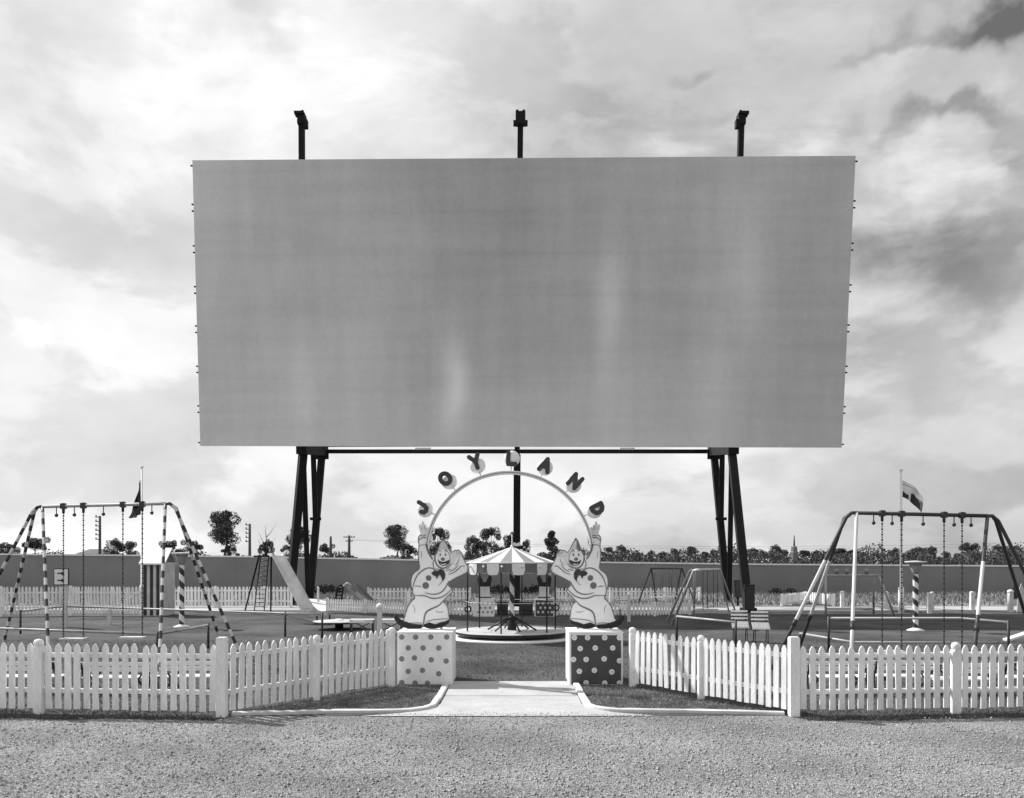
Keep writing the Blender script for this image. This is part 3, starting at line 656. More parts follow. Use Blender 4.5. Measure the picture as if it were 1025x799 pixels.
b = MB(); b.torus(CC + Vector((0, 0, 2.2)), 1.37, .025, 'Z', 48); b.build('rim', [oldwhite], car)
b = MB(); b.spiral(CC + Vector((0, 0, .6)), 1.75, .07, 3.2, mi=(0, 1)); b.build('centre_pole', [white, darkp], car)
b = MB(); b.lathe([(.13, .25), (.13, .6), (.05, .66)], CC, 12); b.build('hub', [black], car)
for i in range(6):
    a = R(-12 + 60 * i); s = MB(); s.tube(CC + Vector((.08 * math.cos(a), .08 * math.sin(a), .62)), CC + Vector((.72 * math.cos(a), .72 * math.sin(a), .26)), .025, seg=6); s.build('strut', [black], car)
for i, a in enumerate((-103, -43, 17, 77, 137, 197)):
    p = CC + Vector((1.33 * math.cos(R(a)), 1.33 * math.sin(R(a)), 0)); s = MB(); s.tube(p + Vector((0, 0, .24)), p + Vector((0, 0, 2.2)), .022, seg=6); hp = s.build('pole', [black], car)
    if a in (17, 197): s = MB(); s.torus(p + Vector((.02, -.06, .88)), .085, .022); s.build('ring_handle', [black], hp)
b = MB(); b.torus(CC + Vector((0, 0, 1.08)), 1.33, .009, 'Z', 36); b.build('hand_rail', [oldwhite], car)
b = MB(); b.tube(CC + Vector((0, 0, 2.62)), CC + Vector((0, 0, 3.02)), .018, .012, 6); b.ball(CC + Vector((0, 0, 2.67)), .05); b.build('finial', [white], car)
b = MB(); b.prism([(.03, 2.8), (.14, 2.76), (.26, 2.82), (.22, 2.74), (.3, 2.7), (.1, 2.68), (.03, 2.72)], CC.y - .01, CC.y + .01); b.build('pennant', [oldwhite], car)

# ------------------------------------------------------------------ rear gateway: two small boxes with figures
def backbox(px, dark, label):
    c = G(px, 617.5); dots = [(.18, .25), (.42, .25), (.66, .25), (.88, .25), (.3, .5), (.54, .5), (.78, .5), (.18, .74), (.42, .74), (.66, .74), (.88, .74)]
    return dotbox(c.x, c.y, dark, .78, .5, .72, dots, .045, label, 'spotted boxes of the back gateway')
backbox(484.5, False, 'small pale spotted box of the back gateway, seen through the carousel')
backbox(544.5, True, 'small dark spotted box of the back gateway, seen through the carousel')
def backfig(px, mir, label):
    c = G(px, 617.5); X, Y = c.x, c.y + .2; t = thing('clown_cutout', (X, Y, .75), label, 'clown cutout', 'clown cutouts of the back gateway'); s = -1 if mir else 1
    def P(l): return [(X + s * a, .74 + bb) for a, bb in l]
    b = MB(); b.prism(P([(-.24, .42), (-.3, .78), (-.2, .98), (-.12, .78), (.12, .78), (.2, 1.0), (.3, .8), (.22, .42)]), Y, Y + .03); b.build('figure_board', [black], t)
    b = MB(); b.prism(P([(-.2, .0), (-.03, .0), (0, .12), (.04, .0), (.22, .0), (.2, .46), (-.2, .46)]), Y - .006, Y); b.build('trousers', [oldwhite], t)
    b = MB(); b.prism(P([(.09 * math.cos(k), .74 + .11 * math.sin(k)) for k in [i * .5236 for i in range(12)]]), Y - .006, Y); b.build('face', [grey], t)
    for dx in (-.24, .24): b = MB(); b.prism(P([(dx - .05, .92), (dx + .05, .92), (dx + .05, 1.03), (dx - .05, 1.03)]), Y - .006, Y); b.build('hand', [oldwhite], t)
    b = MB(); b.prism(P([(-.26, 0), (.28, 0), (.26, .05), (-.24, .05)]), Y - .012, Y - .007); b.build('shoes', [black], t)
backfig(484.5, False, 'dark jacketed figure cutout on the small pale box, seen through the carousel')
backfig(544.5, True, 'dark jacketed figure cutout on the small dark box, seen through the carousel')
for (x0, x1, lb) in ((497, 508, 'dark low crate beside the small pale spotted box'), (519, 533, 'dark low crate beside the small dark spotted box')):
    a, c = G(x0, 616), G(x1, 616); t = thing('low_crate', ((a.x + c.x) / 2, a.y + .25, 0), lb, 'crate', 'dark crates in the back gateway')
    b = MB(); cx_ = (a.x + c.x) / 2; w_ = c.x - a.x
    for i in range(3): b.box((cx_, a.y, .1 + .17 * i), (w_, .03, .14)); b.box((cx_, a.y + .5, .1 + .17 * i), (w_, .03, .14))
    for s in (-1, 1): b.box((cx_ + s * (w_ / 2 - .03), a.y + .25, .26), (.04, .46, .5))
    b.build('slats', darkp, t); b = MB(); b.box((cx_, a.y + .25, .53), (w_ + .02, .54, .03)); b.build('top_board', tubed, t)

# ------------------------------------------------------------------ the two big swings
def chain(b, p0, p1, r=.013):
    d = p1 - p0; n = int(d.length / .055)
    for i in range(n):
        a = p0 + d * (i / n); c = p0 + d * ((i + .8) / n)
        if i % 2: b.beam(a, c, .034, .012)
        else: b.beam(a, c, .012, .034)
def swing(label, group, tl_, tr_, Yb, feetL, feetR, chains, hooks, mode, seats):
    TL, TR = A(*tl_, Yb), A(*tr_, Yb)
    t = thing('swing_set', ((TL.x + TR.x) / 2, Yb, 0), label, 'swing', group)
    b = MB()
    if mode == 'band': b.banded([TL, TR], .036, 2.6, (1,)); 
    else: b.path([TL, TR], .04, 8, 1)
    b.build('top_bar', [tubed, galv] if mode == 'band' else [tubew, tubed], t)
    for top, feet, sg in ((TL, feetL, -1), (TR, feetR, 1)):
        for i, f in enumerate(feet):
            b = MB(); f = Vector(f); q = top + Vector((sg * (.0 if i == 0 else .14), 0, 0))
            if i == 0: pts = [top + Vector((0, 0, .0)), f]
            else: pts = [top, top + Vector((sg * .1, 0, .0)), top + Vector((sg * .22, (f.y - Yb) * .03, -.1)) , f]
            if mode == 'band': b.banded(pts, .036, .17 if i else .19, (0, 1)); b.build('leg', [tubed, tubew], t)
            else:
                a = pts[-2]; fr_ = [.0, .28, .68, .72, 1.0] if i else [0, .05, .66, .7, 1.0]
                ms = ([0, 1, 0, 0] if sg < 0 else [0, 0, 0, 0]) if i else ([1, 1, 0, 1] if sg < 0 else [1, 1, 0, 0])
                if sg > 0 and i == 0: fr_ = [0, .3, .62, .68, 1.0]; ms = [0, 1, 0, 0]
                P_ = pts[:-1] + [a + (f - a) * u for u in fr_[1:]]
                b.path(P_, .038, 8, [0] * (len(pts) - 2) + ms); b.build('leg', [tubed, tubew], t)
                b = MB(); b.tube(a + (f - a) * .67, a + (f - a) * .71, .05); b.build('coupling', [tubed], t)
    for a, c in ((feetL[0], feetL[2]), (feetR[0], feetR[2])):
        pass
    def onbar(px): 
        u = (px - tl_[0]) / (tr_[0] - tl_[0]); return TL.lerp(TR, u)
    for px in chains:
        p = onbar(px); b = MB(); b.tube(p + Vector((0, 0, .07)), p + Vector((0, 0, -.16)), .038, .03, 8); b.box(p, (.1, .12, .12)); b.build('hanger', [tubed], t)
    for px in hooks:
        p = onbar(px); b = MB(); b.tube(p, p + Vector((0, 0, -.16)), .012, seg=6); b.ball(p + Vector((0, 0, -.2)), .042, 8, 6); b.build('hook', [tubed if mode != 'x' else galv], t)
    for (c0, c1, zs) in seats:
        p, q = onbar(c0), onbar(c1); mid = (p + q) / 2
        st = MB(); st.box((mid.x, mid.y, zs), ((q - p).length + .1, .24, .035)); se = st.build('swing_seat', [wood], t)
        for e in (p, q): b = MB(); chain(b, e + Vector((0, 0, -.14)), Vector((e.x, e.y, zs + .02))); b.build('chain', [chainm], se)
    return t, TL, TR
YB = 19.9
t1, TL1, TR1 = swing('swing set with black and white banded legs at the left', 'large playground swings', (42, 507.3), (165, 504.2), YB,
    [(-9.0, 17.3, 0), (-12.5, 19.9, 0), (-12.9, 22.5, 0)], [(-6.87, 17.3, 0), (-6.0, 19.9, 0), (-7.3, 22.5, 0)], (63, 83, 122.5, 142), (56, 74, 103, 151.5), 'band', ((63, 83, .52), (122.5, 142, .55)))
YR = 18.5
t2, TL2, TR2 = swing('swing set of dark and pale pipe at the right', 'large playground swings', (857, 513.5), (988, 516.5), YR,
    [(6.2, 16.3, 0), (5.4, 18.5, 0), (6.82, 21.3, 0)], [(8.42, 16.3, 0), (11.7, 18.5, 0), (12.6, 21.3, 0)], (882.5, 902, 944.5, 962.5), (874, 892.5, 923.5, 954.5, 971.5), 'plain', ((882.5, 902, .38), (944.5, 962.5, .36)))

# pipe rails round the swings
def piperail(label, pts, zt, group='pipe rails round the swings', low=None, dark=False, posts=None):
    P = [G(px, py, zt) for px, py in pts]; t = thing('pipe_rail', (P[0].x, P[0].y, 0), label, 'rail', group)
    b = MB(); b.path(P, .03, 8); b.build('rail', [tubed if dark else galv], t)
    for i, p in enumerate(P):
        if posts is None or i in posts:
            b = MB(); b.tube((p.x, p.y, 0), (p.x, p.y, zt + .05), .032, seg=8); b.build('post', [tubed], t)
    return t
piperail('low pipe rail in front of the banded swing', [(-60, 627), (157, 635), (208, 626)], .6)
piperail('low pipe rail behind the banded swing, reaching the slide', [(20, 612), (63, 607), (176, 610.5), (285, 614), (322, 615)], .7, posts=[0, 1, 3, 4])
piperail('short pipe rail beside the two little benches', [(677, 617), (736, 623)], .7)
piperail('pipe rail behind the right swing', [(829, 619), (960, 619), (1009, 623)], .85, posts=[0, 2])
piperail('bottom pipe rail at the foot of the right swing', [(800, 634), (853, 643), (1009, 643.5)], .35, dark=False)

# ------------------------------------------------------------------ candy striped posts with dish tops
def candy(px, py, ytop, label):
    g = G(px, py); t = thing('striped_post', g, label, 'striped post', 'spiral striped posts with dish tops'); k = F / g.y
    ht = H + (HY - ytop) / k
    b = MB(); b.lathe([(.001, .0), (.27, 0), (.27, .03), (.1, .09), (.08, .1)], g, 20); b.build('base', [white], t)
    b = MB(); b.spiral(g + Vector((0, 0, .1)), ht - .5, .085, 4.5); b.build('pole', [white, darkp], t)
    b = MB(); b.lathe([(.085, ht - .42), (.1, ht - .4), (.22, ht - .06), (.2, ht - .06), (.085, ht - .36)], g, 8); b.build('funnel', [grey], t)
    b = MB(); b.lathe([(.01, ht - .06), (.28, ht - .06), (.34, ht - .02), (.33, ht), (.01, ht + .02)], g, 24); b.build('dish', [oldwhite], t)
candy(181.5, 628, 553.5, 'spiral striped post standing beside the striped booth')
candy(916, 631.5, 562, 'spiral striped post standing behind the right swing')

# ------------------------------------------------------------------ slides
sl = thing('slide', G(262, 612), 'tall playground slide with a pale metal chute and pipe ladder', 'slide', 'playground slides')
Tp = A(275, 556.5, 32.2); e0 = A(258, 556.5, 33.2)
b = MB()
def poly_tube(b, pts, r, mi=0): b.path(pts, r, 6, mi)
LB1, LB2 = G(244.5, 612.5), G(270.5, 612)
b.path([LB1, A(259, 556, 33.0)], .035, 6); b.build('leg', [steel], sl)
b = MB(); b.path([LB2, A(271, 557, 32.6)], .035, 6); b.build('leg', [steel], sl)
b = MB(); l0, l1 = G(254, 611), G(264, 611); u0, u1 = A(260.5, 556, 33.4), A(268.5, 556, 33.4)
b.path([l0, u0], .025, 6); b.path([l1, u1], .025, 6)
for i in range(1, 12): b.tube(l0.lerp(u0, i / 12), l1.lerp(u1, i / 12), .016, seg=5)
b.build('ladder', [tubed], sl)
b = MB(); b.path([A(259.5, 546, 33.3), A(259.5, 555, 33.3)], .022, 6); b.beam(A(259, 557, 33.0), A(271, 557, 32.6), .5, .07); b.path([A(259.5, 548, 33.3), A(262, 545, 33.4)], .02, 6); b.build('platform', [steel], sl)
ce = G(302.5, 613.5, .42); cs = A(272.3, 556.3, 32.2); W1 = Vector((.62, -.02, 0)); W0 = Vector((.5, -.02, 0))
ce2 = G(313, 616.0, .32)
rows = []; prof = [cs + Vector((-.3, .5, .0)), cs, cs.lerp(ce, .2), cs.lerp(ce, .5), cs.lerp(ce, .8), cs.lerp(ce, .94) + Vector((0, 0, .02)), ce + Vector((.05, 0, -.02)), ce2]
b = MB()
for i, p in enumerate(prof):
    wv = Vector((.35 + .012 * i, .1, 0)) if i < 6 else Vector((.42, .28, 0))
    for o, zz_ in ((0, .09), (0, 0), (1, 0), (1, .09)): b.v.append(p + wv * o + Vector((0, 0, zz_)))
    for o, zz_ in ((1.04, .09), (1.04, -.03), (-.04, -.03), (-.04, .09)): b.v.append(p + wv * o + Vector((0, 0, zz_)))
for i in range(len(prof) - 1):
    for k in range(8): a = i * 8 + k; c = i * 8 + (k + 1) % 8; b.face([a, c, c + 8, a + 8])
b.face(list(range(8))[::-1]); b.face([(len(prof) - 1) * 8 + k for k in range(8)]); b.build('chute', [slidem], sl)
b = MB(); 
for o in (.1, .55): b.tube((ce2.x + o, ce2.y + .15, 0), (ce2.x + o, ce2.y + .15, .34), .03, seg=6)
b.build('exit_stand', [steel], sl)
ss = thing('slide', G(340, 603.5), 'small far slide with a grey chute behind the low picket fence', 'slide', 'playground slides')
Y0 = 46.0
b = MB(); b.path([A(335, 604, Y0), A(337, 588, Y0), A(339, 586, Y0), A(342, 586, Y0), A(343, 588, Y0), A(341, 604, Y0)], .045, 6)
for i in range(5): b.tube(A(336 , 589 + 3.4 * i, Y0), A(342, 589 + 3.4 * i, Y0), .03, seg=5)
b.build('ladder', [steel], ss)
b = MB(); a0, a1 = A(344.5, 586, Y0), A(364, 606, Y0 - 1); wv = Vector((.6, .2, 0))
for p in (a0, a1):
    for o, z in ((0, .12), (0, 0), (1, 0), (1, .12), (1.05, .12), (1.05, -.05), (-.05, -.05), (-.05, .12)): b.v.append(p + wv * o + Vector((0, 0, z)))
for k in range(8): b.face([k, (k + 1) % 8, (k + 1) % 8 + 8, k + 8])
b.face(list(range(8))[::-1]); b.face(list(range(8, 16))); b.build('chute', [midgrey], ss)
b = MB(); b.path([A(343, 587, Y0), A(347, 583.5, Y0), A(351, 586, Y0)], .05, 6); b.build('hand_rail', [oldwhite], ss)

# ------------------------------------------------------------------ small swings
def smallswing(name, label, Y, bar, legs, chs, r, m, zseat=.35, gm=None):
    t = thing(name, (A(bar[0][0], bar[0][1], Y).x, Y, 0), label, 'swing', 'small frame swings')
    B0, B1 = A(*bar[0]), A(*bar[1]); b = MB(); b.path([B0, B1], r, 6); b.build('top_bar', [m], t)
    for l in legs: b = MB(); b.path([Vector(p) for p in l], r, 6); b.build('leg', [m], t)
    for u0, u1 in chs:
        p, q = B0.lerp(B1, u0), B0.lerp(B1, u1); s = MB(); mid = (p + q) / 2; s.box((mid.x, mid.y, zseat), ((q - p).length + .08, .25, .04)); s.box((mid.x, mid.y + .1, zseat + .15), ((q - p).length + .08, .03, .03)); se = s.build('swing_seat', [wood], t)
        for e in (p, q): c = MB(); c.tube(e, (e.x, e.y, zseat), .013, seg=5); c.build('chain', [chainm], se)
    return t
Y1 = 43.0
smallswing('swing_set', 'small far swing frame behind the low fence right of the clown', Y1, ((651, 569, 42), (682, 569, 44)),
    [(A(651, 569, 42), G(638, 605)), (A(651.5, 569, 42), G(657, 606)), (A(682, 569, 44), G(695, 604)), (A(681.5, 569, 44), G(675, 603))], ((.12, .32), (.38, .58), (.66, .86)), .04, tubed, .5)
smallswing('swing_set', 'pale pipe swing frame standing before the right screen tower', 30.0, ((695, 570.5, 29.5), (720, 570, 33.5)),
    [(A(700, 570.5, 29), A(694, 571, 29.2), G(672, 626)), (A(692, 570.5, 31), A(690, 571.5, 31.2), G(667.5, 622.5)), (A(720, 570, 33.5), G(735.5, 611.5)), (A(719, 570, 33.5), G(729, 612)), (A(695, 570.5, 29.5), G(694, 618))], ((.3, .48), (.72, .9)), .042, tubew, .55)
tt = smallswing('play_frame', 'low pipe play frame with three balls on its bar behind the right swing', 36.0, ((826, 576, 36), (879, 576, 36)),
    [(A(826, 576, 36), Vector((A(826, 576, 36).x, 36, 0))), (A(879, 576, 36), Vector((A(895, 617, 36).x, 36, 0))), (Vector((A(874, 600, 36).x, 36, .3)), Vector((A(826, 600, 36).x, 36, .3))), (A(874, 576, 36), Vector((A(874, 600, 37.5).x, 37.5, 0)))], (), .045, galv)
tt['category'] = 'play frame'
for px in (837, 847, 867): b = MB(); b.ball(A(px, 572, 36), .11, 10, 7); b.tube(A(px, 575, 36), A(px, 573, 36), .03); b.build('ball', [grey], tt)

# ------------------------------------------------------------------ booth, sign, posts
g0 = Vector((A(144, 600, 35.9).x, 35.9, 0)); g1 = Vector((A(161.5, 600, 35.9).x, 35.9, 0)); wb = g1.x - g0.x + .06; cxb = (g0.x + g1.x) / 2; dpb = 1.3; hb_ = H + (HY - 563) * 35.9 / F
bt = thing('striped_booth', (cxb, 35.9 + dpb / 2, 0), 'narrow booth with dark and white striped walls and a white gabled roof', 'booth')
b = MB(); b.box((cxb, 35.9 + dpb / 2, hb_ / 2), (wb, dpb, hb_))
nst = 6
for i in range(nst):
    if i % 2 == 0: b.box((cxb - wb / 2 + wb * (i + .5) / nst, 35.9 - .004, hb_ / 2), (wb / nst, .012, hb_ - .06), mi=1)
b.box((cxb + wb / 2 + .004, 35.9 + dpb / 2, hb_ / 2), (.01, dpb * .99, hb_ - .06), mi=2)
b.build('wall', [oldwhite, darkp, oldwhite], bt)
zr = H + (HY - 548.5) * 36.5 / F; b = MB(); n0 = 0; ov = .14
for x_ in (cxb - wb / 2 - ov, cxb + wb / 2 + ov):
    for yy, z_ in ((35.9 - ov, hb_ - .04), (35.9 + dpb / 2, zr), (35.9 + dpb + ov, hb_ - .04), (35.9 + dpb + ov, hb_ - .1), (35.9 + dpb / 2, zr - .07), (35.9 - ov, hb_ - .1)): b.v.append(Vector((x_, yy, z_)))
for k in range(6): b.face([k, (k + 1) % 6, (k + 1) % 6 + 6, k + 6])
b.face([0, 5, 4, 1]); b.face([1, 4, 3, 2]); b.face([6, 7, 10, 11]); b.face([7, 8, 9, 10]); b.build('roof', [white], bt)
b = MB(); b.v = [Vector((cxb + wb / 2, 35.9, hb_)), Vector((cxb + wb / 2, 35.9 + dpb, hb_)), Vector((cxb + wb / 2, 35.9 + dpb / 2, zr - .08)), Vector((cxb + wb / 2 - .05, 35.9, hb_)), Vector((cxb + wb / 2 - .05, 35.9 + dpb, hb_)), Vector((cxb + wb / 2 - .05, 35.9 + dpb / 2, zr - .08))]
for q in ((0, 1, 2), (5, 4, 3), (0, 3, 4, 1), (1, 4, 5, 2), (2, 5, 3, 0)): b.face(list(q))
b.build('gable', [midgrey], bt)

sg = G(65, 628); s_ = thing('notice_board', sg, 'square white notice on a white post behind the banded swing', 'sign')
b = MB(); b.box(sg + Vector((0, 0, .95)), (.11, .11, 1.9)); b.build('post', [oldwhite], s_)
c_ = A(61, 577.5, sg.y - .09); b = MB(); b.box(c_, (.5, .03, .56)); b.build('frame', [black], s_)
b = MB(); b.box(c_ + Vector((0, -.012, 0)), (.45, .03, .51)); b.build('board', [white], s_)
b = MB()
for dz in (.12, -.12):
    X0, Z0, yy = c_.x, c_.z + dz, c_.y - .03
    b.prism([(X0 - .12, Z0 - .02), (X0 + .02, Z0 - .025), (X0 + .02, Z0 - .07), (X0 + .12, Z0), (X0 + .02, Z0 + .07), (X0 + .02, Z0 + .025), (X0 - .12, Z0 + .02)], yy - .005, yy)
b.build('arrow_marks', [black], s_)
def stub(px, py, h, wd, label, cat='bollard', group='short white posts', cap=False):
    g = G(px, py); t = thing('white_post', g, label, cat, group); b = MB(); b.box(g + Vector((0, 0, h / 2)), (wd, wd, h)); b.build('shaft', [oldwhite], t)
    c = MB(); c.lathe([(wd * .72, h - .02), (wd * .75, h + .03), (wd * .4, h + .08), (.001, h + .09)] if cap else [(wd * .55, h), (wd * .5, h + .03), (.001, h + .04)], g, 10); c.build('cap', [white], t)
stub(109, 625.5, .55, .12, 'short white post on the lawn behind the banded swing, nearest the booth')
stub(629, 622.5, 1.0, .11, 'white post at the low fence beside the dark box clown', cap=True)
stub(379.5, 647, 1.05, .12, 'tall white post just inside the left end of the entrance fence', cap=True)
stub(748.5, 612, .95, .16, 'white post right beside the right screen tower foot')
stub(842.5, 608, .75, .16, 'short white post on the track, left of the right swing upright')
stub(886.5, 608.5, .75, .16, 'short white post on the track, left of the pale flagpole')
stub(929.5, 614, .85, .16, 'short white post on the track, just right of the far striped post')
stub(932.5, 611, .8, .13, 'thin short white post on the track, hard against its thicker neighbour')
stub(972.5, 610.5, .8, .17, 'short white post on the track, behind the right end of the right swing')
stub(1011, 613, .9, .18, 'short white post on the track at the far right edge', cap=True)
stub(318, 606, .9, .1, 'thin white post on the white ramp beside the left tower')

# white ramp beside the slide
rp = MB(); a, c = G(303, 612), G(328, 611)
rp.v = [G(310, 613), G(329, 611.5), G(327, 604) + Vector((0, 0, .2)), G(303, 605) + Vector((0, 0, .3))]; rp.v += [Vector((v.x, v.y, 0)) for v in rp.v]
for q in ((0, 1, 2, 3), (0, 4, 5, 1), (1, 5, 6, 2), (2, 6, 7, 3), (3, 7, 4, 0), (7, 6, 5, 4)): rp.face(list(q))
tag(rp.build('white_ramp', [oldwhite]), 'low white sloping ramp beside the foot of the left tower', 'ramp')

# ------------------------------------------------------------------ flagpoles
def flagpole(px, base_py, top_py, Y, label, r=.05, thick=False):
    g = Vector(((px - CX) * Y / F, Y, 0)); zt = H + (HY - top_py) * Y / F; t = thing('flagpole', g, label, 'flagpole', 'flagpoles')
    b = MB(); b.path([g, g + Vector((0, 0, 1.1)), g + Vector((0, 0, 1.12)), g + Vector((0, 0, zt))], r, 10, radii=[r * 2.1, r * 2.0, r, r * .7]); b.build('pole', [white], t)
    b = MB(); b.lathe([(.001, zt + .06), (.09, zt + .04), (.09, zt), (.001, zt - .02)], g, 10); b.build('truck', [white], t); return g, zt
g, zt = flagpole(141.5, 0, 468, 41.0, 'flagpole with a limp dark flag behind the striped booth')
fd = MB(); nx, nz_ = 10, 16
def cloth(b, f, nu, nv, fm):
    n0 = len(b.v)
    for off in (0, .012):
        for j in range(nv + 1):
            for i in range(nu + 1): b.v.append(f(i / nu, j / nv) + Vector((0, off, 0)))
    K = (nu + 1) * (nv + 1)
    for j in range(nv):
        for i in range(nu):
            a = n0 + j * (nu + 1) + i; m = fm(i / nu, j / nv); b.face([a, a + 1, a + nu + 2, a + nu + 1], m, True); b.face([a + K + nu + 1, a + K + nu + 2, a + K + 1, a + K], m, True)
ptop = A(140.5, 480, 41.0)
def f1(u, v):   # hanging: hoist along the pole, fly drooping to lower left
    x = -u * (.06 + .5 * v ** 1.3) + .05 * math.sin(v * 9) * u; z = -v * 1.6 - u * .3 * (1 + v) * (.8 - .5 * u * v)
    return ptop + Vector((x - .03, .09 * math.sin(u * 14 + v * 2) * (.4 + v), z))
cloth(fd, f1, 24, 24, lambda u, v: 1 if (v > .72 and u > .3 and int(u * 9) % 2 == 0) else 0)
tag(fd.build('flag', [flagd, flagm]), 'dark flag hanging limp from the pole by the booth', 'flag', 'flags')
g, zt = flagpole(901.5, 608, 471, 38.0, 'bare white flagpole flying a pale flag behind the right swing', .06)
ptop = A(903, 481, 38.0)
def f2(u, v):
    x = u * 1.0; z = -v * .95 - u * .95 * (.35 + .65 * u) + .18 * u * math.sin(v * 3)
    return ptop + Vector((x * (.9 - .12 * v), .1 * math.sin(u * 9 + v * 3) * u, z * .75))
fd = MB(); cloth(fd, f2, 26, 20, lambda u, v: 2 if (v > .6 + .12 * math.sin(u * 8) and u < .85 and not (.3 < u < .42)) else (1 if (v > .5 and u > .6) or (.18 < v < .24 and u < .5) else 0))
tag(fd.build('flag', [flagl, flagm, flagd]), 'pale flag with a dark lower half blowing from the right flagpole', 'flag', 'flags')

# ------------------------------------------------------------------ benches
def bench_proto(kind, L_, label, group):
    t = thing('slatted_bench', (0, 0, 0), label, 'bench', group)
    # local: back of bench faces -Y (towards the camera) unless turned
    s = MB()
    for i in range(4): s.box((0, .02 + .09 * i, (.4 if kind != 'small' else .53 - .045 * i)), (L_, .08 if kind != 'small' else .06, .03 if kind != 'small' else .04))
    s.build('seat', [white], t)
    s = MB()
    for i in range(3 if kind == 'small' else 2): s.box((0, -.06 - .02 * i, .63 + .1 * i if kind == 'small' else .62 + .14 * i), (L_, .022, .05 if kind == 'small' else .1))
    s.build('backrest', [white], t)
    for x_ in ((-L_ / 2 + .06), (L_ / 2 - .06)):
        l = MB()
        l.beam((x_, .34, 0), (x_, .3, .4), .022, .025); l.beam((x_, -.1, 0), (x_, .02, .4), .022, .025); l.beam((x_, .0, .38), (x_, -.14, .88 if kind == 'small' else .8), .03, .035); l.beam((x_, 0, .37), (x_, .34, .37), .025, .025)
        l.build('leg', [black], t)
    if kind != 'small':
        x_ = 0
        for e in (-1, 1):
            l = MB(); l.beam((e * (L_ / 2 - .08), -.03, .04), (e * (L_ / 2 - .5), -.03, .66), .045, .03); l.beam((e * (L_ / 2 - .5), -.07, .04), (e * (L_ / 2 - .08), -.07, .66), .045, .03); l.build('cross_brace', [black], t)
    return t
bp = bench_proto('small', .46, 'small white slatted bench with black legs, the left one of the pair before the tower', 'pair of little benches')
q = G(739.8, 641.5); bp.location = q; bp.rotation_euler = (0, 0, R(172))
dup(bp, G(760.3, 643), R(172), 'small white slatted bench with black legs, the right one of the pair before the tower')
bl_ = bench_proto('long', 1.5, 'white slatted bench with black braces behind the left picket fence, at the picture edge', 'white benches behind the front fence')
bl_.scale = (1, 1, .68); bl_.location = (-8.55, 15.3, 0); bl_.rotation_euler = (0, 0, R(3))
for (x_, y_, rz_, lb) in ((-6.75, 15.2, -2, 'white slatted bench behind the left picket fence, just right of its round topped post'),
                         (-5.45, 15.35, 1, 'white slatted bench behind the left picket fence, nearest the corner post'),
                         (5.55, 15.2, 2, 'white slatted bench behind the right picket fence, nearest the square corner post'),
                         (6.75, 15.3, -3, 'white slatted bench behind the right picket fence, second from the corner post'),
                         (7.72, 15.0, 2, 'white slatted bench behind the right picket fence, just right of its round topped post'),
                         (9.1, 15.2, -1, 'white slatted bench behind the right picket fence, at the picture edge')):
    dup(bl_, (x_, y_, 0), R(rz_), lb, scale=(.74, 1, .7) if abs(x_) < 7 and x_ > 0 else (.82, 1, .68))
def xtable(px, py, label):
    g = G(px, py); t = thing('cross_leg_bench', g, label, 'bench', 'cross legged benches'); w_ = .72
    b = MB(); b.box(g + Vector((0, 0, .46)), (w_, .32, .035)); b.box(g + Vector((0, -.17, .4)), (w_, .02, .06)); b.build('top_board', [white], t)
    for s in (-1, 1): b = MB(); b.box(g + Vector((s * (w_ / 2 - .03), 0, .22)), (.035, .26, .44)); b.build('leg', [black], t)
    for s in (-1, 1): b = MB(); b.beam(g + Vector((-s * w_ / 2, -.05 * s, .08)), g + Vector((s * w_ / 2, -.05 * s, .42)), .025, .025); b.build('cross_brace', [black], t)
xtable(362, 635.5, 'cross legged bench left of the tall white post inside the entrance fence')
xtable(390.5, 635.5, 'cross legged bench between the tall white post and the pale clown')
b0 = dup(bp, G(624, 619), R(180), 'small white slatted bench beside the low fence at the dark box clown'); b0['group'] = 'pair of little benches'

# spinning roundabout
g = G(339, 630); rd = thing('roundabout', g, 'flat low roundabout with a pale rim left of the cross legged benches', 'roundabout')
b = MB(); b.lathe([(.001, .3), (.84, .275), (.87, .25), (.84, .22), (.001, .2)], g, 32, fm=lambda i, k: 0 if i < 1 else 1); b.build('platform', [deckm, darkp], rd)
b = MB(); b.lathe([(.14, 0), (.14, .24)], g, 12); b.build('pivot', [steel], rd)
b = MB(); b.lathe([(.16, .3), (.12, .34), (.001, .35)], g, 12); b.build('hub_cap', [white], rd)
# seesaw at the right edge
g = G(1032, 652); sw = thing('seesaw', g, 'white seesaw plank at the right edge of the playground', 'seesaw')
b = MB(); b.beam(g + Vector((-.65, 0, .28)), g + Vector((1.4, 0, .95)), .26, .05); b.build('plank', [white], sw)
b = MB(); b.beam(g + Vector((.35, -.2, 0)), g + Vector((.38, 0, .58)), .05, .05); b.beam(g + Vector((.35, .2, 0)), g + Vector((.38, 0, .58)), .05, .05); b.build('trestle', [tubed], sw)
# figure board at the right edge
g = G(1019, 613); fg = thing('cutout_board', g, 'dark cone topped cutout with a white base at the right edge of the picture', 'cutout board')
b = MB(); b.prism([(g.x - .3, .55), (g.x - .02, .6), (g.x - .1, 1.15), (g.x - .16, 1.3), (g.x - .22, 1.15)], g.y, g.y + .03); b.build('dark_cone', [darkp], fg)
b = MB(); b.prism([(g.x - .26 + .17 * math.cos(k * .63), .42 + .17 * math.sin(k * .63)) for k in range(10)], g.y - .02, g.y - .002)
b.prism([(g.x - .05, 0), (g.x + .35, 0), (g.x + .3, .9), (g.x + .15, 1.25), (g.x + .02, .9)], g.y + .032, g.y + .06); b.build('white_panel', [oldwhite], fg)

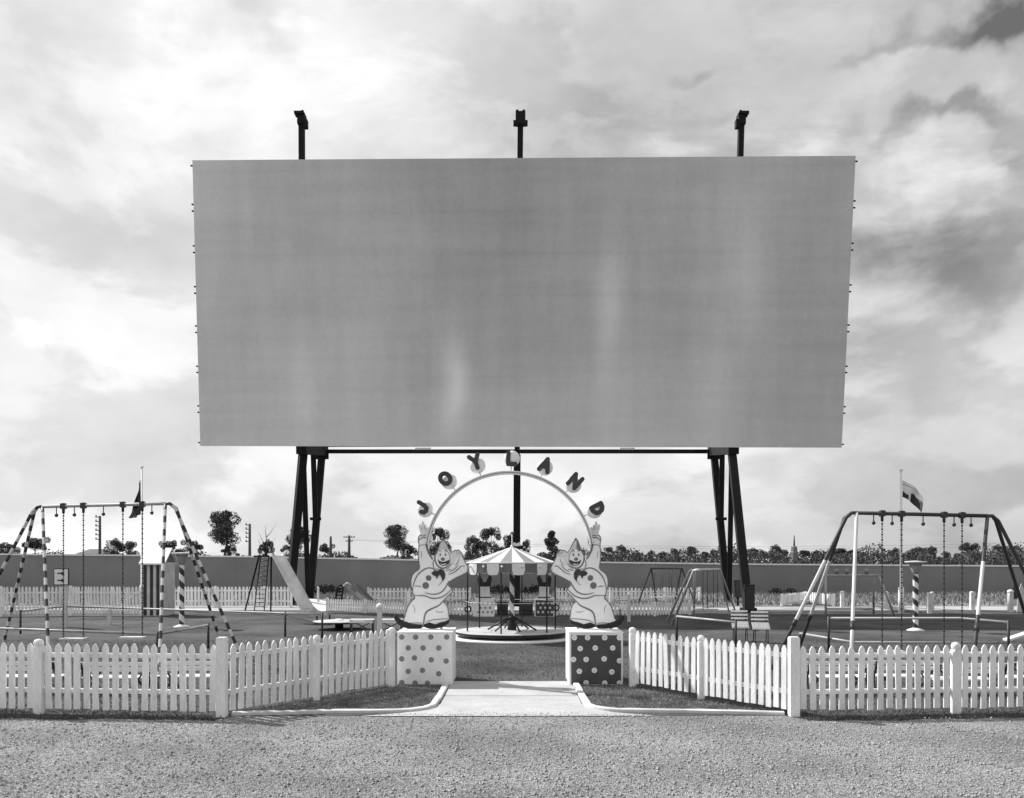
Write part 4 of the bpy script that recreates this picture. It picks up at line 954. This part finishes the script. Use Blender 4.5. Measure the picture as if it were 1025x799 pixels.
# ------------------------------------------------------------------ trees
def tree_proto(name, h, cw, kind, seed, m, label):
    rnd = random.Random(seed); t = thing(name, (0, 0, 0), label, 'tree')
    tr_ = MB(); base_h = {'tall': .42, 'round': .14, 'umbrella': .5, 'bare': .2, 'cone': .1}[kind] * h
    pts = [Vector((0, 0, 0)), Vector((rnd.uniform(-.02, .02) * h, 0, base_h * .5)), Vector((rnd.uniform(-.04, .04) * h, 0, base_h)), Vector((rnd.uniform(-.04, .04) * h, 0, h * .8))]
    r0 = h * .022; tr_.path(pts, r0, 7, radii=[r0 * 1.3, r0, r0 * .8, r0 * .25])
    cl = []; nc = {'tall': 17, 'round': 22, 'umbrella': 13, 'bare': 0, 'cone': 20}[kind]
    for i in range(nc):
        a = rnd.uniform(0, 2 * math.pi)
        if kind == 'cone': zf = rnd.uniform(.08, .97); rad = cw / 2 * (1.02 - zf) ** .75 * rnd.uniform(.25, .95); z = zf * h; rr_ = h * .12 * (1.15 - zf * .6)
        elif kind == 'umbrella': z = h * rnd.uniform(.68, .93); rad = cw / 2 * rnd.uniform(.1, .9); rr_ = h * .13
        else:
            lo = .5 if kind == 'tall' else .14; zf = rnd.uniform(0, 1); z = h * (lo + (.93 - lo) * zf); rad = cw / 2 * math.sqrt(max(.06, 1 - (2 * zf - .95) ** 2)) * rnd.uniform(.3, .95); rr_ = h * rnd.uniform(.085, .175)
        c = Vector((rad * math.cos(a), rad * math.sin(a), z)); cl.append((c, rr_))
        st = pts[2].lerp(pts[3], min(1, max(0, (z - base_h) / (h * .8)) * .7)) if z > base_h else pts[1]
        tr_.path([st, st.lerp(c, .5) + Vector((0, 0, -.03 * h)), c], r0 * .3, 5, radii=[r0 * .42, r0 * .25, r0 * .1])
    if kind == 'bare':
        for i in range(9):
            a = rnd.uniform(0, 6.28); st = pts[1].lerp(pts[3], rnd.uniform(.1, .9)); e = st + Vector((math.cos(a) * cw * .45, math.sin(a) * cw * .45, h * rnd.uniform(.2, .4)))
            md = st.lerp(e, .5) + Vector((0, 0, -.02 * h)); tr_.path([st, md, e], r0 * .3, 5, radii=[r0 * .5, r0 * .3, r0 * .12])
            for j in range(3): q = md.lerp(e, rnd.random()); tr_.path([q, q + Vector((rnd.uniform(-1, 1), rnd.uniform(-1, 1), rnd.uniform(.3, 1))) * h * .1], r0 * .1, 4)
    tr_.build('trunk', [bark], t)
    if nc:
        cr = MB(); per = {'tall': 330, 'round': 420, 'umbrella': 380, 'cone': 400}[kind]
        for c, rr_ in cl:
            for _ in range(per):
                u = Vector((rnd.gauss(0, 1), rnd.gauss(0, 1), rnd.gauss(0, 1))).normalized() * rr_ * rnd.uniform(.35, 1.08) ** .6
                p = c + Vector((u.x * 1.1, u.y * 1.1, u.z * .8)); s_ = h * rnd.uniform(.009, .022)
                n = Vector((rnd.gauss(0, 1), rnd.gauss(0, 1), rnd.gauss(0, 1.0))).normalized(); x_ = n.orthogonal().normalized(); y_ = n.cross(x_); n0 = len(cr.v)
                an = rnd.uniform(0, 6.28); x2 = x_ * math.cos(an) + y_ * math.sin(an); y2 = n.cross(x2)
                cr.v += [p - x2 * s_ * 1.3, p - y2 * s_ * .6, p + x2 * s_ * 1.3, p + y2 * s_ * .6]; cr.face([n0, n0 + 1, n0 + 2, n0 + 3])
        cr.build('crown', [m], t)
    return t
def place(t, px, top, Y, label, wscale=1.0, group='trees beyond the boundary fence', rz=None, h0=10.0, used=set()):
    ht = H + (HY - top) * Y / F; s = ht / h0; loc = ((px - CX) * Y / F, Y, 0); rz = random.uniform(0, 6.28) if rz is None else rz
    if id(t) not in used:
        used.add(id(t)); t.location = loc; t.rotation_euler = (0, 0, rz); t.scale = (s * wscale, s * wscale, s); t['label'] = label; t['group'] = group; return t
    c = dup(t, loc, rz, label, group); c.scale = (s * wscale, s * wscale, s); return c
tall = tree_proto('gum_tree', 10, 6.2, 'tall', 1, leaf2, ''); tall2 = tree_proto('gum_tree', 10, 6.8, 'tall', 2, leaf, '')
rnd1 = tree_proto('bushy_tree', 10, 10.5, 'round', 3, leaf, ''); rnd2 = tree_proto('bushy_tree', 10, 12.5, 'round', 4, leaf, '')
rnd3 = tree_proto('bushy_tree', 10, 9, 'round', 5, leaf2, ''); umb = tree_proto('gum_tree', 10, 9.5, 'umbrella', 6, leaf, ''); cone = tree_proto('pine_tree', 10, 6.3, 'cone', 8, leaf2, '')
bare = tree_proto('dead_tree', 10, 5, 'bare', 9, leaf, '')
for t, px, top, Y, ws, lb in [
    (tall, 225, 511, 240, .95, 'tall gum tree with an open crown, standing alone left of the big slide'),
    (rnd3, 230, 545, 236, .9, 'low bushy tree at the foot of the tall lone gum tree'),
    (umb, 35, 538, 230, .85, 'flat topped little gum tree behind the left end of the banded swing'),
    (rnd1, 5, 543, 260, 1.0, 'bushy tree at the left edge of the picture beyond the fence'),
    (rnd1, 117, 539, 220, .75, 'dark bushy tree left of the booth flagpole'),
    (rnd2, 131, 541, 222, .55, 'dark bushy tree directly behind the booth flagpole'),
    (umb, 167, 541, 230, .75, 'flat crowned tree just right of the booth roof'),
    (umb, 192, 541, 240, .8, 'thin crowned tree behind the right legs of the banded swing'),
    (rnd3, 180, 549, 230, .9, 'low dark bush between booth and banded swing legs'),
    (rnd1, 267, 540, 235, .55, 'small round dark tree right behind the slide ladder top'),
    (bare, 266, 526, 250, .9, 'bare leafless tree behind the slide ladder'),
    (tall2, 296, 527, 240, .9, 'gum tree seen between the legs of the left screen tower'),
    (rnd2, 289, 545, 236, .8, 'low dark tree left of the left screen tower legs'),
    (umb, 327, 544, 260, .7, 'small gum tree just right of the left screen tower'),
    (tall, 397, 525, 235, .95, 'pale gum tree left of the pale box clown'),
    (rnd1, 408, 544, 232, .7, 'low bushy tree between two gums left of the pale box clown'),
    (rnd2, 438, 527, 235, .55, 'dark rounded tree directly behind the pale box clown'),
    (rnd1, 474, 536, 235, .62, 'dark tree at the left end of the clump behind the carousel'),
    (rnd2, 491, 527, 238, .6, 'tallest dark tree of the clump behind the carousel'),
    (rnd1, 511, 533, 236, .62, 'dark tree behind the centre column of the screen'),
    (rnd3, 526, 540, 234, .55, 'low tree at the right end of the clump behind the carousel'),
    (cone, 552, 529, 236, 1.05, 'pointed pine tree right of the carousel')]:
    place(t, px, top, Y, lb, ws)
ordn = 'first second third fourth fifth sixth seventh eighth ninth tenth eleventh twelfth thirteenth fourteenth fifteenth sixteenth seventeenth eighteenth nineteenth twentieth twenty-first twenty-second twenty-third twenty-fourth twenty-fifth twenty-sixth twenty-seventh twenty-eighth twenty-ninth thirtieth thirty-first thirty-second thirty-third thirty-fourth'.split()
tls = [(610, 549), (623, 547), (636, 551), (650, 553), (664, 553), (676, 548), (689, 548.5), (702, 551), (714, 550), (728, 553), (740, 552), (754, 551), (765, 551), (776, 545.5), (785, 552), (803, 549.5), (815, 553), (827, 552), (841, 551.5), (853, 550), (866, 552), (880, 551), (893, 549.5), (906, 552), (918, 549.5), (933, 549), (946, 551), (957, 553)]
for i, (px, top) in enumerate(tls):
    t = random.choice([rnd1, rnd2, rnd3, tall2, rnd1]); place(t, px + random.uniform(-2, 2), top + random.uniform(-2.6, 2.0), random.uniform(300, 420), f'dark bushy tree in the far treeline, {ordn[i]} to the right of the dark box clown', random.uniform(.65, 1.15) * (1.4 if t is tall2 else 1))
for t, px, top, lb in ((rnd2, 975, 544.5, 'broad dark tree above the right end of the right swing'), (umb, 969, 543, 'flat crowned gum rising over the treeline at the right swing'), (rnd1, 1000, 545, 'big rounded dark tree behind the splayed right legs of the right swing'), (rnd2, 1014, 545.5, 'dark tree beside the big rounded one at the right picture edge'), (rnd1, 1030, 547, 'dark tree cut off by the right edge of the picture')):
    place(t, px, top, 330, lb, .75)
# scrub: low growth behind the boundary fence
def blades(name, pts, hlo, hhi, wd, m, lean=.5, seed=1):
    rnd = random.Random(seed); b = MB()
    for (x_, y_, z_) in pts:
        a = rnd.uniform(0, 6.28); h_ = rnd.uniform(hlo, hhi); n0 = len(b.v); dx, dy = math.cos(a) * wd / 2, math.sin(a) * wd / 2; l = rnd.uniform(0, lean) * h_; a2 = rnd.uniform(0, 6.28)
        b.v += [Vector((x_ - dx, y_ - dy, z_)), Vector((x_ + dx, y_ + dy, z_)), Vector((x_ + math.cos(a2) * l, y_ + math.sin(a2) * l, z_ + h_))]; b.face([n0, n0 + 1, n0 + 2])
    return tag(b.build(name, [m]), kind='stuff')
rs = random.Random(77); b = MB()
for i in range(80000):
    Y = rs.uniform(180, 320); px = rs.uniform(-60, 1100)
    if 128 < px < 160 and Y > 0: continue
    hh = (3.3 if px < 600 else 4.3) + .9 * math.sin(px * .045) + .8 * math.sin(px * .13 + 1); x_ = (px - CX) * Y / F; z_ = abs(rs.gauss(0, .55)) * hh + .2; s_ = rs.uniform(.15, .42)
    if z_ > hh: continue
    n = Vector((rs.gauss(0, 1), rs.gauss(0, 1), rs.gauss(0, 1))).normalized(); xx = n.orthogonal().normalized(); yy = n.cross(xx); p = Vector((x_, Y, z_)); n0 = len(b.v)
    b.v += [p - xx * s_, p - yy * s_ * .6, p + xx * s_, p + yy * s_ * .6]; b.face([n0, n0 + 1, n0 + 2, n0 + 3])
tag(b.build('scrub', [scrubm]), 'low dark scrub growing beyond the boundary fence', 'scrub', kind='stuff')

# ------------------------------------------------------------------ poles, tower, far buildings
def pole(px, top, Y, label, arms, left=False):
    g = Vector(((px - CX) * Y / F, Y, 0)); zt = H + (HY - top) * Y / F; t = thing('power_pole', g, label, 'power pole', 'power poles beyond the fence')
    b = MB(); b.tube(g, g + Vector((0, 0, zt)), .28 * Y / 150, .2 * Y / 150, 8); b.build('shaft', [bark], t)
    for z, w_ in arms:
        b = MB(); zc = zt - z
        if left:
            b.box(g + Vector((-w_ / 2, 0, zc)), (w_, .15, .15)); b.tube(g + Vector((-w_ + .1, 0, zc)), g + Vector((-w_ + .1, 0, zc + .35)), .1)
        else:
            b.box(g + Vector((0, 0, zc)), (w_, .18, .18))
            for s in (-.45, -.2, .2, .45): b.tube(g + Vector((w_ * s, 0, zc)), g + Vector((w_ * s, 0, zc + .3)), .06)
        b.build('crossarm', [bark], t)
    return g, zt
pole(99.5, 516.5, 150, 'power pole with many side brackets behind the banded swing', [(.2 + .75 * i, .75) for i in range(6)], True)
pole(249.5, 524.5, 160, 'power pole just right of the tall lone gum tree', [(.2 + .75 * i, .75) for i in range(5)], True)
pole(349, 536, 200, 'power pole with a crossarm right of the left screen tower', [(.4, 2.6), (1.3, 1.6)])
pole(330.5, 537, 220, 'thin power pole closest to the left screen tower', [])
ps = []
for px, nm in ((640, 'left'), (1080, 'right')):
    pass
w1 = thing('power_line', A(300, 546, 200), 'faint overhead wires running across the right half above the trees', 'wires')
for i, (ya, yb) in enumerate(((546, 541), (548, 544.5))):
    p0, p1 = A(349, 540 + i, 200), A(1100, yb, 200); b = MB(); b.path([p0.lerp(p1, k / 30) + Vector((0, 0, -3 * 4 * (k / 30) * (1 - k / 30) * .5)) for k in range(31)], .022, 4, cap=False); b.build('wire', [bark], w1)
# spire-topped tower and lattice mast
g = Vector(((794.5 - CX) * 200 / F, 200, 0)); tw = thing('slim_tower', g, 'slim tapering tower with a spire rising from the treeline right of the screen tower', 'tower')
def zof(py, Y): return H + (HY - py) * Y / F
b = MB(); b.lathe([(1.2, 0), (1.0, zof(553, 200)), (.75, zof(552, 200)), (.65, zof(547.5, 200)), (.3, zof(546.5, 200))], g, 6, smooth=False); b.build('body', [midgrey], tw)
b = MB(); b.tube(g + Vector((0, 0, zof(547, 200))), g + Vector((0, 0, zof(536, 200))), .22, .1, 6); b.build('spire', [bark], tw)
g = Vector(((987 - CX) * 200 / F, 200, 0)); tw = thing('lattice_mast', g, 'small lattice mast between the two biggest trees on the right', 'mast'); zt = zof(541, 200); b = MB()
for sx in (-.9, .9):
    for sy in (-.9, .9): b.beam(g + Vector((sx, sy, 0)), g + Vector((sx * .5, sy * .5, zof(550, 200))), .12, .12)
for i in range(6): z = i * .9 + .2; s = .9 - .08 * i; b.box(g + Vector((0, -s, z)), (2 * s, .12, .12)); b.beam(g + Vector((-s, -s, z)), g + Vector((s, -s, z + .9)), .1, .1)
b.build('lattice', [bark], tw); b = MB(); b.tube(g + Vector((0, 0, zof(551, 200))), g + Vector((0, 0, zt)), .14, .1, 6); b.build('aerial', [bark], tw)
def house(px0, px1, top, eave, Y, label, rm, wmx=oldwhite, flat=False):
    x0, x1 = (px0 - CX) * Y / F, (px1 - CX) * Y / F; zt = zof(top, Y); ze = zof(eave, Y); t = thing('far_house' if not flat else 'far_shed', ((x0 + x1) / 2, Y + 4, 0), label, 'house' if not flat else 'shed')
    b = MB(); b.box(((x0 + x1) / 2, Y + 4, ze / 2), (x1 - x0 - .8, 7.2, ze - .02)); b.build('wall', [wmx], t)
    b = MB(); i = (x1 - x0) * (.28 if not flat else .0)
    b.v = [Vector(p) for p in ((x0, Y, ze), (x1, Y, ze), (x1, Y + 8, ze), (x0, Y + 8, ze), (x0 + i, Y + 4, zt), (x1 - i, Y + 4, zt))]
    for q in ((0, 1, 5, 4), (1, 2, 5), (2, 3, 4, 5), (3, 0, 4), (3, 2, 1, 0)): b.face(list(q))
    b.build('roof', [rm], t); return t
house(74, 103, 549.5, 554.5, 230, 'house with a dark hipped roof behind the banded swing', roofd)
house(711, 771, 559.5, 563, 300, 'long low shed with a white roof behind the right screen tower', white, flat=True)
house(878, 906, 558.5, 561.5, 330, 'small pale roofed shed right beside the pale flagpole', oldwhite, flat=True)
house(946, 967, 561, 563.5, 330, 'small white shed left of the lattice mast', white, flat=True)
house(378, 400, 557, 560.5, 200, 'low dark roofed house left of the pale box clown', roofd)

# bushes by the boundary fence
def bush(name, px, py, w_, h_, label, seed):
    g = G(px, py); rnd = random.Random(seed); b = MB()
    for _ in range(900):
        u = Vector((rnd.gauss(0, 1), rnd.gauss(0, 1), abs(rnd.gauss(0, 1)))).normalized() * rnd.uniform(.4, 1) ; p = g + Vector((u.x * w_ / 2, u.y * .5, .05 + u.z * h_)); n = Vector((rnd.gauss(0, 1), rnd.gauss(0, 1), rnd.gauss(0, 1))).normalized(); x_ = n.orthogonal().normalized(); y_ = n.cross(x_); s_ = .09; n0 = len(b.v)
        b.v += [p - x_ * s_, p - y_ * s_ * .6, p + x_ * s_, p + y_ * s_ * .6]; b.face([n0, n0 + 1, n0 + 2, n0 + 3])
    t = thing(name, g, label, 'bush', 'bushes along the boundary fence'); b.build('foliage', [scrubm], t); q = MB(); q.tube(g, g + Vector((0, 0, h_ * .6)), .05); q.build('stem', [bark], t)
for i, (px, w_, h_, lb) in enumerate(((325, 2.6, .6, 'dark low bush against the boundary fence right of the left tower'), (500, 1.8, .6, 'dark bush by the fence left of the carousel pole'), (535, 2.2, .6, 'dark bush by the fence right of the carousel pole'), (570, 1.6, .4, 'dark bush by the fence behind the dark box clown'), (776, 1.0, .35, 'small dark bush by the fence right of the screen tower'), (790, .9, .35, 'second small dark bush by the fence right of the screen tower'))):
    bush('low_bush', px, 595, w_, h_, lb, 40 + i)

# ------------------------------------------------------------------ grass stuff
rs = random.Random(5); pts = []
def inseg(a, c, x_): return a[1] + (c[1] - a[1]) * (x_ - a[0]) / (c[0] - a[0])
n = 0
while n < 52000:
    s = rs.choice((-1, 1)); x_ = rs.uniform(1.3, 4.2); top = 16.1 + (13.0 - 16.1) * (x_ - 2.1) / (4.2 - 2.1) if x_ > 2.1 else 16.15; lo = 13.42 if x_ > 1.9 else 13.6 + (1.9 - x_) ** 2
    lo = 13.2 + .05 * (4.2 - x_) + .06 + (max(0, 1.85 - x_) ** 2) * 1.4
    if top <= lo: continue
    if rs.random() > (top - lo) / 2.9: continue
    pts.append((s * x_, rs.uniform(lo, top + .15), .004)); n += 1
blades('bed_grass', pts[::2], .012, .036, .009, bladem, 1.3, 11)
pts = []
for i in range(26000):
    s = rs.choice((-1, 1)); x_ = rs.uniform(4.2, 10.5); y_ = 12.66 + wav(s * x_) + (x_ - 4.3) * .07 + abs(rs.gauss(0, .3)) - .02
    pts.append((s * x_, y_, .004))
for i in range(5000):
    u = rs.random(); a, c = (LP[3], LP[5]) if rs.random() < .5 else (RP[2], RP[0]); p = a.lerp(c, u); pts.append((p.x + rs.gauss(0, .03), p.y + rs.gauss(0, .05), .004))
blades('fence_grass', pts[::2], .012, .06, .01, grassm, 1.2, 12)
pts = [((rs.uniform(-10, 10)) * y_ / 14, y_, .004) for y_ in [13.3 + 12 * rs.random() ** 1.3 for _ in range(90000)]]
pts = [p for p in pts if not (abs(p[0]) < 1.2 and p[1] < 16.75) and not (p[1] < 16.1 and abs(p[0]) < 4.2 + (13.0 - p[1]) * .66) and not ((p[0]) ** 2 + (p[1] - 25.75) ** 2 < 3.4)]
blades('lawn_grass', pts, .015, .04, .012, grassm, .9, 13)
pts = [(rs.uniform(-45, 45), rs.uniform(44, 59.5), .006) for _ in range(30000)]
blades('field_grass', pts, .08, .3, .06, strawm, .8, 14)
b = MB()
for i in range(11000):
    y_ = 8.4 + 4.6 * rs.random() ** 1.0; x_ = rs.uniform(-.62, .62) * y_; s_ = rs.choice((.006, .009, .012, .02)) * rs.uniform(.7, 1.3)
    n0 = len(b.v); zq = .002
    for dx, dy, dz in ((1, 0, .2), (.2, 1, .3), (-1, .3, .2), (-.3, -1, .25), (0, 0, .9)):
        b.v.append(Vector((x_ + dx * s_ * rs.uniform(.7, 1.2), y_ + dy * s_ * rs.uniform(.7, 1.2), zq + dz * s_)))
    for q in ((0, 1, 4), (1, 2, 4), (2, 3, 4), (3, 0, 4)): b.face([n0 + k for k in q])
for i in range(500):
    x_ = rs.uniform(-2.0, 2.0); y_ = 13.02 + abs(rs.gauss(0, .16)); s_ = rs.uniform(.005, .012); n0 = len(b.v)
    if abs(x_) > 1.0 and y_ > 13.2: continue
    for dx, dy, dz in ((1, 0, .2), (.2, 1, .3), (-1, .3, .2), (-.3, -1, .25), (0, 0, .9)): b.v.append(Vector((x_ + dx * s_, y_ + dy * s_, .012 + dz * s_)))
    for q in ((0, 1, 4), (1, 2, 4), (2, 3, 4), (3, 0, 4)): b.face([n0 + k for k in q])
tag(b.build('pebbles', [mat('pebble_stone', .3, .9, .5, 9)]), kind='stuff')
